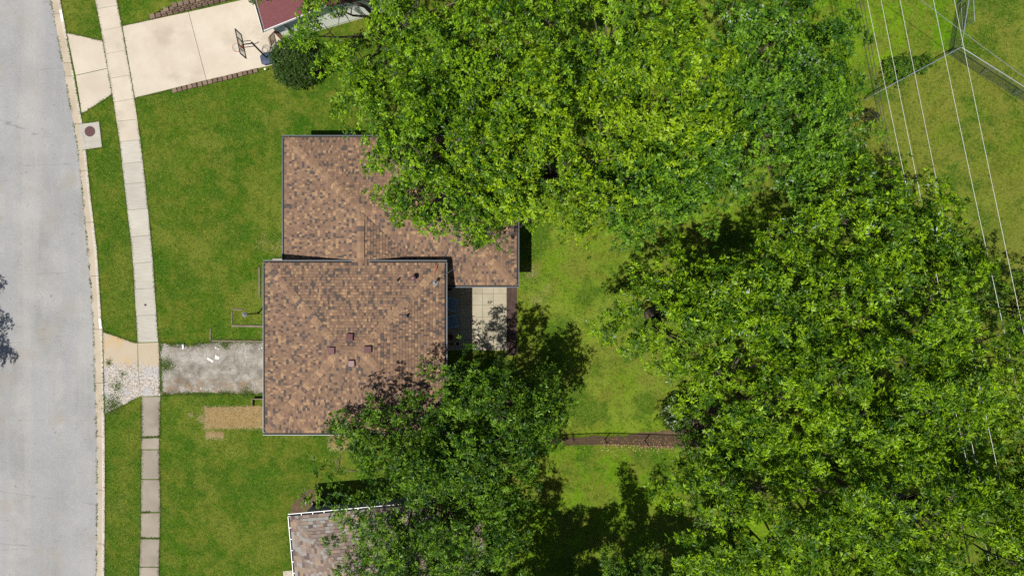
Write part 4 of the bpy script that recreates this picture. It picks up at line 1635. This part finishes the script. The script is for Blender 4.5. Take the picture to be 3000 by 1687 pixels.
SPEC = {
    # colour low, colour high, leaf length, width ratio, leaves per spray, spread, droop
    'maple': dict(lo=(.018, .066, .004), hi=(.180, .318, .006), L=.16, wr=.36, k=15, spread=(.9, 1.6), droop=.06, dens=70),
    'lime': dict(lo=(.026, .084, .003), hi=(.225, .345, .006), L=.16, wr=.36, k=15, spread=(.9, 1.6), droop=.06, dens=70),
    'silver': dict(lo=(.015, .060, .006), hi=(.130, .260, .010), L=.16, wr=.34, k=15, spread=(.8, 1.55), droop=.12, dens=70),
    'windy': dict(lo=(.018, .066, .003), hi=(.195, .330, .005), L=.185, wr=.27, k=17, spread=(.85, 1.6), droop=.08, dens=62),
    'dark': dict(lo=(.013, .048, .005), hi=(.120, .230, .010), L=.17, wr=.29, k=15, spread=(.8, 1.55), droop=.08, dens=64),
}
TOT = [0]


def tree(blobs_px, sp, label, base=None, group=None, name="tree", ztop_dz=4.6, limbs=7, pale=0.0, seed=None, dens=1.0):
    rng = np.random.default_rng(seed if seed is not None else abs(int(blobs_px[0][0] * 31 + blobs_px[0][1] * 7 + 5000)))
    S_ = SPEC[sp]
    blobs = []
    for (px, py, rp, zc) in blobs_px:
        zc = zc - .9 if zc > 6.3 else zc
        c = W(px, py, zc)
        r = rp / S(zc)
        blobs.append((c.x, c.y, zc, r * .93, r * .93, min(ztop_dz, r * 1.05)))
    b0 = blobs[0]
    bx, by = base if base else (b0[0], b0[1])
    root = empty(name, (bx, by, 0), label, "tree", group)
    pos, axs, tone, cents = crown_sprays(blobs, S_['dens'] * dens, rng)
    n = len(pos)
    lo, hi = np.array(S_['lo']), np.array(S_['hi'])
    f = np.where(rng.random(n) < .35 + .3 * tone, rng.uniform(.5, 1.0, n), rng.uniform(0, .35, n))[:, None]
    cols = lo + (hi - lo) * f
    wind = (.35, .25, 0) if sp == 'windy' else (0, 0, 0)
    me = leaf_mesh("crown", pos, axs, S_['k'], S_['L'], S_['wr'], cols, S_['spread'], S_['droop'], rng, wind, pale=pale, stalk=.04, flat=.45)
    TOT[0] += n * S_['k'] * 2
    o = bpy.data.objects.new("crown", me)
    COL.objects.link(o)
    o.parent = root
    o.location = (-bx, -by, 0)
    # trunk and limbs
    zc = b0[2]
    r0_ = 0.16 + 0.05 * b0[3]
    fork = Vector((bx * .6 + b0[0] * .4, by * .6 + b0[1] * .4, max(1.6, zc - b0[5] * 1.4)))
    tp = Vector((bx, by, 0))
    MB().tube([tp + Vector((0, 0, -.1)) - tp, tp.lerp(fork, .15) - tp, tp.lerp(fork, .6) + Vector((rng.uniform(-.15, .15), rng.uniform(-.15, .15), 0)) - tp, fork - tp],
              [r0_ * 1.5, r0_ * 1.05, r0_ * .9, r0_ * .8], 10).build("trunk", M['bark'], root, True)
    idx = rng.permutation(len(cents))[:limbs * len(blobs)]
    for i in idx:
        e = Vector(cents[i].tolist())
        e = fork.lerp(e, .95)
        m1 = fork.lerp(e, .35) + Vector((rng.uniform(-.4, .4), rng.uniform(-.4, .4), .35))
        m2 = fork.lerp(e, .7) + Vector((rng.uniform(-.3, .3), rng.uniform(-.3, .3), .35))
        rr = r0_ * rng.uniform(.2, .36)
        lb_ = MB().tube([fork - tp, m1 - tp, m2 - tp, e - tp], [rr, rr * .75, rr * .45, rr * .12], 6)
        for _ in range(3):
            q = m2.lerp(e, rng.uniform(0, .8))
            dd = Vector((rng.normal(), rng.normal(), rng.uniform(-.1, .8))).normalized()
            lb_.tube([q - tp, q + dd * .5 + Vector((0, 0, .05)) - tp, q + dd * 1.0 + Vector((rng.uniform(-.2, .2), rng.uniform(-.2, .2), .12)) - tp], [rr * .3, rr * .18, rr * .05], 5)
        lb_.build("limb", M['bark'], root, True)
    return root


G1 = "maples massed behind the houses"
tree([(1098, -15, 300, 7.6), (1115, 255, 120, 6.6)], 'maple', "light green maple overhanging the maroon roofed house and round bush", name="maple_tree", seed=40270)
tree([(1275, 420, 245, 7.0), (1375, 590, 125, 6.4)], 'maple', "green maple spreading its boughs over the back wing roof", dens=1.25, base=(-3.4, 9.9), name="maple_tree")
tree([(1470, 190, 250, 8.2)], 'maple', "tall light green maple between the bough over the wing and the house with solar panel", group=G1, name="maple_tree")
tree([(1790, 50, 265, 8.6)], 'maple', "tall light green maple between the yellow green crown and the silver maples", group=G1, name="maple_tree")
tree([(1630, 460, 285, 8.0), (1470, 460, 150, 7.4)], 'lime', "yellow green maple, the brightest crown beside the back wing", name="maple_tree")
tree([(1920, 300, 240, 8.6)], 'lime', "yellow green maple between the brightest crown and the silvery trees", name="maple_tree")
tree([(1840, 565, 155, 6.8), (1965, 560, 140, 7.2), (2050, 500, 115, 7.6)], 'silver', "low deep green tree at the edge of the shaded lawn gap", name="shade_tree")
tree([(2250, 110, 250, 9.0)], 'silver', "deep green silver maple with pale glinting leaves beside the power lines and lush yard", name="silver_maple", pale=.008)
tree([(2270, 330, 240, 8.6), (2420, 450, 125, 8.2), (2110, 470, 135, 8.0)], 'silver', "deep green silver maple above the shaded lawn gap", name="silver_maple", pale=.006)
tree([(2050, 430, 80, 7.4)], 'silver', "small deep green tree squeezed beside the silver maples and the shaded gap", name="shade_tree", limbs=4)
tree([(2510, 640, 195, 8.6), (2650, 640, 115, 7.6)], 'windy', "windblown tree reaching over the wires beside the shaded lawn gap", name="windblown_tree", pale=.008)
tree([(1990, 935, 215, 7.6), (2140, 865, 120, 9.4)], 'windy', "windblown tree leaning over back lawn below the shaded gap", name="windblown_tree", pale=.003)
G2 = "windblown trees massed along the back boundary"
lab2 = "tall windblown tree within the dense mass along the back boundary"
tree([(2310, 890, 225, 8.6)], 'windy', "windblown tree beside the shaded gap, between its leaning neighbour and the wires", group=G2, name="windblown_tree")
tree([(2640, 850, 215, 8.6), (2750, 760, 90, 8.0)], 'windy', "windblown tree stretching thin boughs across the pale power lines", name="windblown_tree")
tree([(2985, 900, 130, 6.5)], 'dark', "dark green tree under the power lines beside the dry field", name="shade_tree")
tree([(2230, 1140, 240, 8.4)], 'windy', "windblown tree shading the bare dirt at the rusty fence end", name="windblown_tree")
tree([(2530, 1110, 262, 8.8)], 'windy', "windblown tree between the bare dirt strip's tree and the opening where wires show", group=G2, name="windblown_tree")
tree([(2850, 1060, 190, 8.4), (2985, 1240, 110, 8.0)], 'windy', "windblown tree beside the opening where wires show", name="windblown_tree", limbs=6)
tree([(2250, 1540, 265, 8.6), (2110, 1630, 130, 7.2)], 'windy', "yellow green windblown tree over the lush lawn with long tree shadows", name="windblown_tree")
tree([(2560, 1440, 262, 8.8)], 'windy', "windblown tree beside the low dark tree in the hollow", group=G2, name="windblown_tree")
tree([(2850, 1575, 290, 8.4), (2985, 1440, 110, 8.0), (2985, 1660, 150, 7.6)], 'windy', "windblown tree hiding the lower run of pale power lines", name="windblown_tree")
tree([(2520, 1700, 220, 8.4)], 'windy', "windblown tree between the lush lawn's tree and the lower power lines", group=G2, name="windblown_tree")
tree([(2700, 1270, 150, 5.5)], 'dark', "low dark tree in the hollow between the windblown trees", name="shade_tree")
tree([(2095, 1340, 110, 4.5)], 'dark', "low dark thicket tree at the far end of the rusty fence", name="shade_tree", limbs=4)
tree([(1410, 1225, 205, 7.0), (1575, 1205, 90, 6.4)], 'dark', "dark green narrow leaved tree overhanging the patio and main roof corner", name="dark_tree")
tree([(1230, 1440, 300, 7.2), (1375, 1550, 180, 6.8), (1400, 1380, 165, 6.8), (1190, 1640, 175, 6.6)], 'dark', "largest dark green tree spreading over neighbouring grey tan roof", name="dark_tree")
tree([(1135, 1290, 115, 6.8)], 'dark', "dark green tree between the two houses over the straw square", name="dark_tree", limbs=5)
# outside the frame, seen only by their shadows
c = (-34.4, -4.5)
tree([(1500 + c[0] * S(6), 843.5 - c[1] * S(6), 3.3 * S(6), 6)], 'maple', "street tree across the road throwing its shadow onto the asphalt", name="street_tree", ztop_dz=2.2, dens=1.8)
z_ = 7.0
tree([(1500 + x_ * S(z_), 843.5 - y_ * S(z_), r_ * S(z_), z_) for x_, y_, r_ in ((0.4, -16.9, 3.3), (4.6, -17.3, 4.4), (8.4, -18.4, 3.4))], 'dark',
     "tree beyond the lush lawn throwing long shadows across it", base=(4.0, -23.5), name="dark_tree", dens=2.6, limbs=2, ztop_dz=2.8)


def shrub(px, py, r, h, lab, lo, hi, name="round_bush", k=8, L=.09, dens=190, pale=0, rag=0.0):
    rng = np.random.default_rng(rnd.randrange(1 << 30))
    c = W(px, py, h * .5)
    root = empty(name, (c.x, c.y, 0), lab, "bush")
    n = int(dens * 4 * r * (r + h) / 2)
    dv = unit(rng.normal(size=(n, 3)))
    dv[:, 2] = np.where(dv[:, 2] < -.4, -dv[:, 2], dv[:, 2])
    a = np.arctan2(dv[:, 1], dv[:, 0])
    lump = 1 + .07 * np.sin(3 * a + 1) + .05 * np.sin(7 * a) + .10 * np.sin(6 * dv[:, 2] + 4 * a) * np.sqrt(1 - dv[:, 2] ** 2)
    rad = rng.uniform(.72, 1.0, n) * (lump + rag * np.sin(2 * a + .7) + rag * .8 * np.sin(5 * a + 2) + rag * rng.normal(size=n) * .4)
    p = np.stack([dv[:, 0] * r * rad, dv[:, 1] * r * rad, h * .5 + dv[:, 2] * h * .5 * rad], 1)
    ax = unit(dv + np.array([0, 0, .4]) + rng.normal(size=(n, 3)) * .35)
    f = rng.uniform(0, 1, (n, 1))
    cols = np.array(lo) + (np.array(hi) - np.array(lo)) * f
    if pale:
        cols[rng.random(n) < pale] = np.array([.5, .52, .52])
    me = leaf_mesh("foliage", p, ax, k, L, .5, cols, (.5, 1.4), .05, rng)
    TOT[0] += n * k * 2
    o = bpy.data.objects.new("foliage", me)
    COL.objects.link(o)
    o.parent = root
    for q in range(5):
        e = Vector((rng.uniform(-.5, .5) * r, rng.uniform(-.5, .5) * r, h * .7))
        MB().tube([(0, 0, 0), e * .5 + Vector((.05, 0, 0)), e], [.04, .03, .01], 6).build("stem", M['bark'], root, True)


shrub(866, 186, 1.40, 2.3, "large round dark green bush in the bed below the maroon roofed house", (.022, .055, .008), (.055, .105, .014), dens=210)
shrub(2632, 205, .85, 1.5, "leafy dark bush growing through the chain link fence below wires", (.03, .085, .006), (.09, .18, .012), name="fence_bush", rag=.22, dens=120)
shrub(2700, 190, .55, 1.0, "low vine clump on the chain link rail near the fence corner", (.03, .085, .006), (.09, .18, .012), name="fence_bush", rag=.22, dens=120)
shrub(1985, 1215, .95, 1.5, "flowering shrub with pale blossom in bare dirt by the rusty fence", (.04, .08, .01), (.1, .16, .015), name="flowering_shrub", pale=.12)
shrub(2545, 345, .5, .9, "small dark dead bush at the silver maple's edge", (.02, .03, .01), (.05, .05, .02), name="dead_bush", dens=90)


# ------------------------------------------------------------------ grass tufts, weeds, straw, gravel
def blades(name, pts, L, w, lo, hi, rng, lie=0.3, kind='stuff'):
    n = len(pts)
    a = rng.uniform(0, 2 * np.pi, n)
    tilt = rng.uniform(lie * .5, lie * 1.5, n)
    d = np.stack([np.cos(a) * np.sin(tilt), np.sin(a) * np.sin(tilt), np.cos(tilt)], 1)
    s = np.stack([-np.sin(a), np.cos(a), np.zeros(n)], 1)
    ll = (L * rng.uniform(.6, 1.4, n))[:, None]
    b = np.array(pts)
    V = np.stack([b - s * w, b + s * w, b + d * ll], 1).reshape(-1, 3).astype(np.float32)
    me = bpy.data.meshes.new(name)
    me.vertices.add(n * 3)
    me.vertices.foreach_set("co", V.ravel())
    me.loops.add(n * 3)
    me.loops.foreach_set("vertex_index", np.arange(n * 3, dtype=np.int32))
    me.polygons.add(n)
    me.polygons.foreach_set("loop_start", np.arange(0, n * 3, 3, dtype=np.int32))
    me.polygons.foreach_set("loop_total", np.full(n, 3, dtype=np.int32))
    f = rng.uniform(0, 1, (n, 1))
    C = np.array(lo) + (np.array(hi) - np.array(lo)) * f
    C = np.concatenate([C, np.ones((n, 1))], 1).astype(np.float32)
    at = me.attributes.new("tint", 'FLOAT_COLOR', 'FACE')
    at.data.foreach_set("color", C.ravel())
    me.materials.append(M['blade'])
    me.update()
    o = bpy.data.objects.new(name, me)
    COL.objects.link(o)
    o["kind"] = kind
    TOT[0] += n
    return o


def along(line, per_m, spread, z=0.0, clump=1.0):
    out = []
    for a, b in zip(line[:-1], line[1:]):
        a, b = W(*a), W(*b)
        n = int((b - a).length * per_m)
        nx = Vector((-(b - a).y, (b - a).x, 0)).normalized()
        for _ in range(n):
            p = a.lerp(b, rnd.random())
            if math.sin(p.x * 5.1 + p.y * 7.3) + math.sin(p.y * 2.3 + 1) + rnd.uniform(-1, 1) < 1.2 - 2.6 * clump:
                continue
            q = p + nx * rnd.gauss(0, spread)
            out.append((q.x, q.y, z))
    return out


edge = []
edge += along(curb_px, 120, .03)
edge += along(L_px, 150, .035) + along(R_px, 150, .035)
edge += along(L2, 170, .05) + along(R2, 170, .05)
edge += along([(467, 1006), (560, 1012), (620, 1002), (780, 1000)], 300, .10, .01) + along([(471, 1155), (560, 1152), (780, 1152)], 300, .08, .01)
edge += along([(194, 97), (302, 121)], 120, .03) + along([(329, 278), (240, 335)], 120, .03) + along([(360, 77), (450, 57)], 120, .03) + along([(396, 288), (506, 266)], 120, .03)
edge += along([(301, 970), (386, 1001), (404, 1003)], 150, .04) + along([(309, 1212), (411, 1160)], 150, .05)
edge += along([(233, 364), (292, 356), (301, 432), (242, 441)], 100, .03)
blades("grass_tufts", edge, .09, .012, (.03, .07, .006), (.10, .13, .03), NPR, .7)
weeds = along([(470, 1010), (472, 1150)], 260, .05, .015) + along(gutter_px, 60, .03, -.12, .55)
for (a, b) in (((414, 1281), (466, 1279)), ((413, 1575), (466, 1576)), ((414, 1500), (440, 1499))):
    weeds += along([a, b], 260, .03, .02)
for (px, py, r, n) in ((490, 1070, .35, 500), (330, 1185, .5, 900), (345, 1130, .35, 260), (360, 1095, .2, 80), (320, 1062, .18, 120), (660, 1010, .25, 200), (720, 1148, .3, 160)):
    c = W(px, py)
    for _ in range(n):
        weeds.append((c.x + rnd.gauss(0, r * .6), c.y + rnd.gauss(0, r * .6), .012))
blades("weeds", weeds, .1, .014, (.035, .08, .008), (.10, .14, .03), NPR, .8)
straw = []
for (x0, y0, x1, y1, n) in ((602, 1193, 780, 1253, 2600), (604, 1264, 654, 1280, 300), (967, 1262, 1022, 1314, 700)):
    for _ in range(n):
        p = W(rnd.uniform(x0 - 2, x1 + 2), rnd.uniform(y0 - 2, y1 + 2))
        straw.append((p.x, p.y, .012))
for _ in range(1500):
    e_x, e_y = rnd.choice([(rnd.uniform(596, 780), 1193), (rnd.uniform(596, 780), 1253), (602, rnd.uniform(1193, 1253)), (rnd.uniform(602, 656), 1280), (967, rnd.uniform(1262, 1314)), (rnd.uniform(967, 1020), 1314)])
    p = W(e_x + rnd.gauss(0, 4), e_y + rnd.gauss(0, 4))
    straw.append((p.x, p.y, .012))
for (px, py, r, n) in ((825, 720, .35, 260), (770, 714, .3, 120), (1560, 798, .25, 220), (1575, 880, .25, 160), (1600, 850, .2, 90), (590, 1225, .12, 220), (560, 1215, .08, 90)):
    c = W(px, py)
    for _ in range(n):
        straw.append((c.x + rnd.gauss(0, r), c.y + rnd.gauss(0, r), .006))
blades("dead_grass", straw, .12, .006, (.18, .13, .06), (.42, .33, .17), NPR, 1.35)
# lawn grass blades over the visible open lawns
gp = []
zones = ((310, 0, 860, 1690, 90000), (860, 1280, 960, 1480, 3000), (1520, 700, 2100, 1687, 42000), (2480, 0, 3000, 900, 30000), (225, 0, 400, 1690, 20000))
blocked = [[(357, 70), (800, -40), (830, 190), (395, 290)], [(460, 1000), (840, 995), (840, 1158), (466, 1160)], [(300, 965), (470, 1000), (472, 1162), (308, 1214)],
           [(600, 1190), (790, 1186), (790, 1256), (600, 1256)], [(602, 1262), (656, 1262), (656, 1282), (602, 1282)], [(230, 355), (301, 354), (302, 442), (236, 442)],
           [(190, 94), (303, 118), (330, 280), (238, 338)], [(1480, 800), (1516, 800), (1516, 1040), (1480, 1040)], [(1560, 1262), (2110, 1186), (2110, 1312), (1560, 1308)]]


def inside(px, py, pg):
    r = np.zeros(len(px), bool)
    n = len(pg)
    j = n - 1
    for i in range(n):
        xi, yi = pg[i]
        xj, yj = pg[j]
        c = ((yi > py) != (yj > py)) & (px < (xj - xi) * (py - yi) / (yj - yi + 1e-9) + xi)
        r ^= c
        j = i
    return r


def lin(line, y):
    l_ = np.array(line)
    return np.interp(y, l_[:, 1], l_[:, 0])


for (x0, y0, x1, y1, n) in zones:
    px = NPR.uniform(x0, x1, n)
    py = NPR.uniform(y0, y1, n)
    ok = px > lin(curb_px, py) + 3
    sl = np.where(py < 1003, lin(L_px, py), lin(L2, py))
    sr = np.where(py < 1003, lin(R_px, py), lin(R2, py))
    ok &= ~((px > sl - 1) & (px < sr + 1))
    for b_ in blocked:
        ok &= ~inside(px, py, b_)
    bank = (py < 120) & (px > 360) & (px < 800)
    ok &= ~bank
    px, py = px[ok], py[ok]
    gp.append(np.stack([(px - 1500) / 50, -(py - 843.5) / 50, np.zeros(len(px))], 1))
gp = np.concatenate(gp)
fr = gp[:, 0] < -2
blades("grass", gp[fr], .07, .013, (.03, .075, .002), (.14, .19, .015), NPR, .9)
blades("grass", gp[~fr], .07, .013, (.07, .11, .004), (.20, .22, .04), NPR, .9)
# gravel on the broken apron
gb_ = MB()
for _ in range(1500):
    if rnd.random() < .35:
        continue
    px, py = rnd.gauss(385, 42), rnd.gauss(1120, 32)
    if not (308 < px < 478 and 1050 < py < 1200) or (py > 1165 and px > 400 - (py - 1160) * 2):
        continue
    p = W(px, py)
    r_ = rnd.uniform(.006, .02)
    cl = rnd.choice([A(240, 236, 228), A(214, 200, 184), A(170, 150, 132), A(200, 190, 180), A(226, 206, 170)])
    gb_.box(p.x, p.y, .02 + r_ * .3, r_ * 2 * rnd.uniform(.7, 1.3), r_ * 1.6, r_ * 1.0, rnd.uniform(0, 3), cl)
gb_.build("gravel", M['blade'])["kind"] = 'stuff'
# leaf litter and chips on the dirt
lit = MB()
for _ in range(450):
    px, py = rnd.uniform(1760, 2100), rnd.gauss(1304, 13)
    p = W(px, py)
    r_ = rnd.uniform(.012, .032)
    lit.box(p.x, p.y, .014, r_ * 2, r_ * 1.3, .006, rnd.uniform(0, 3), rnd.choice([A(214, 176, 120), A(190, 150, 100), A(160, 120, 84), A(226, 200, 150)]))
lit.build("leaf_litter", M['blade'])["kind"] = 'stuff'
print("LEAF TRIS", TOT[0])
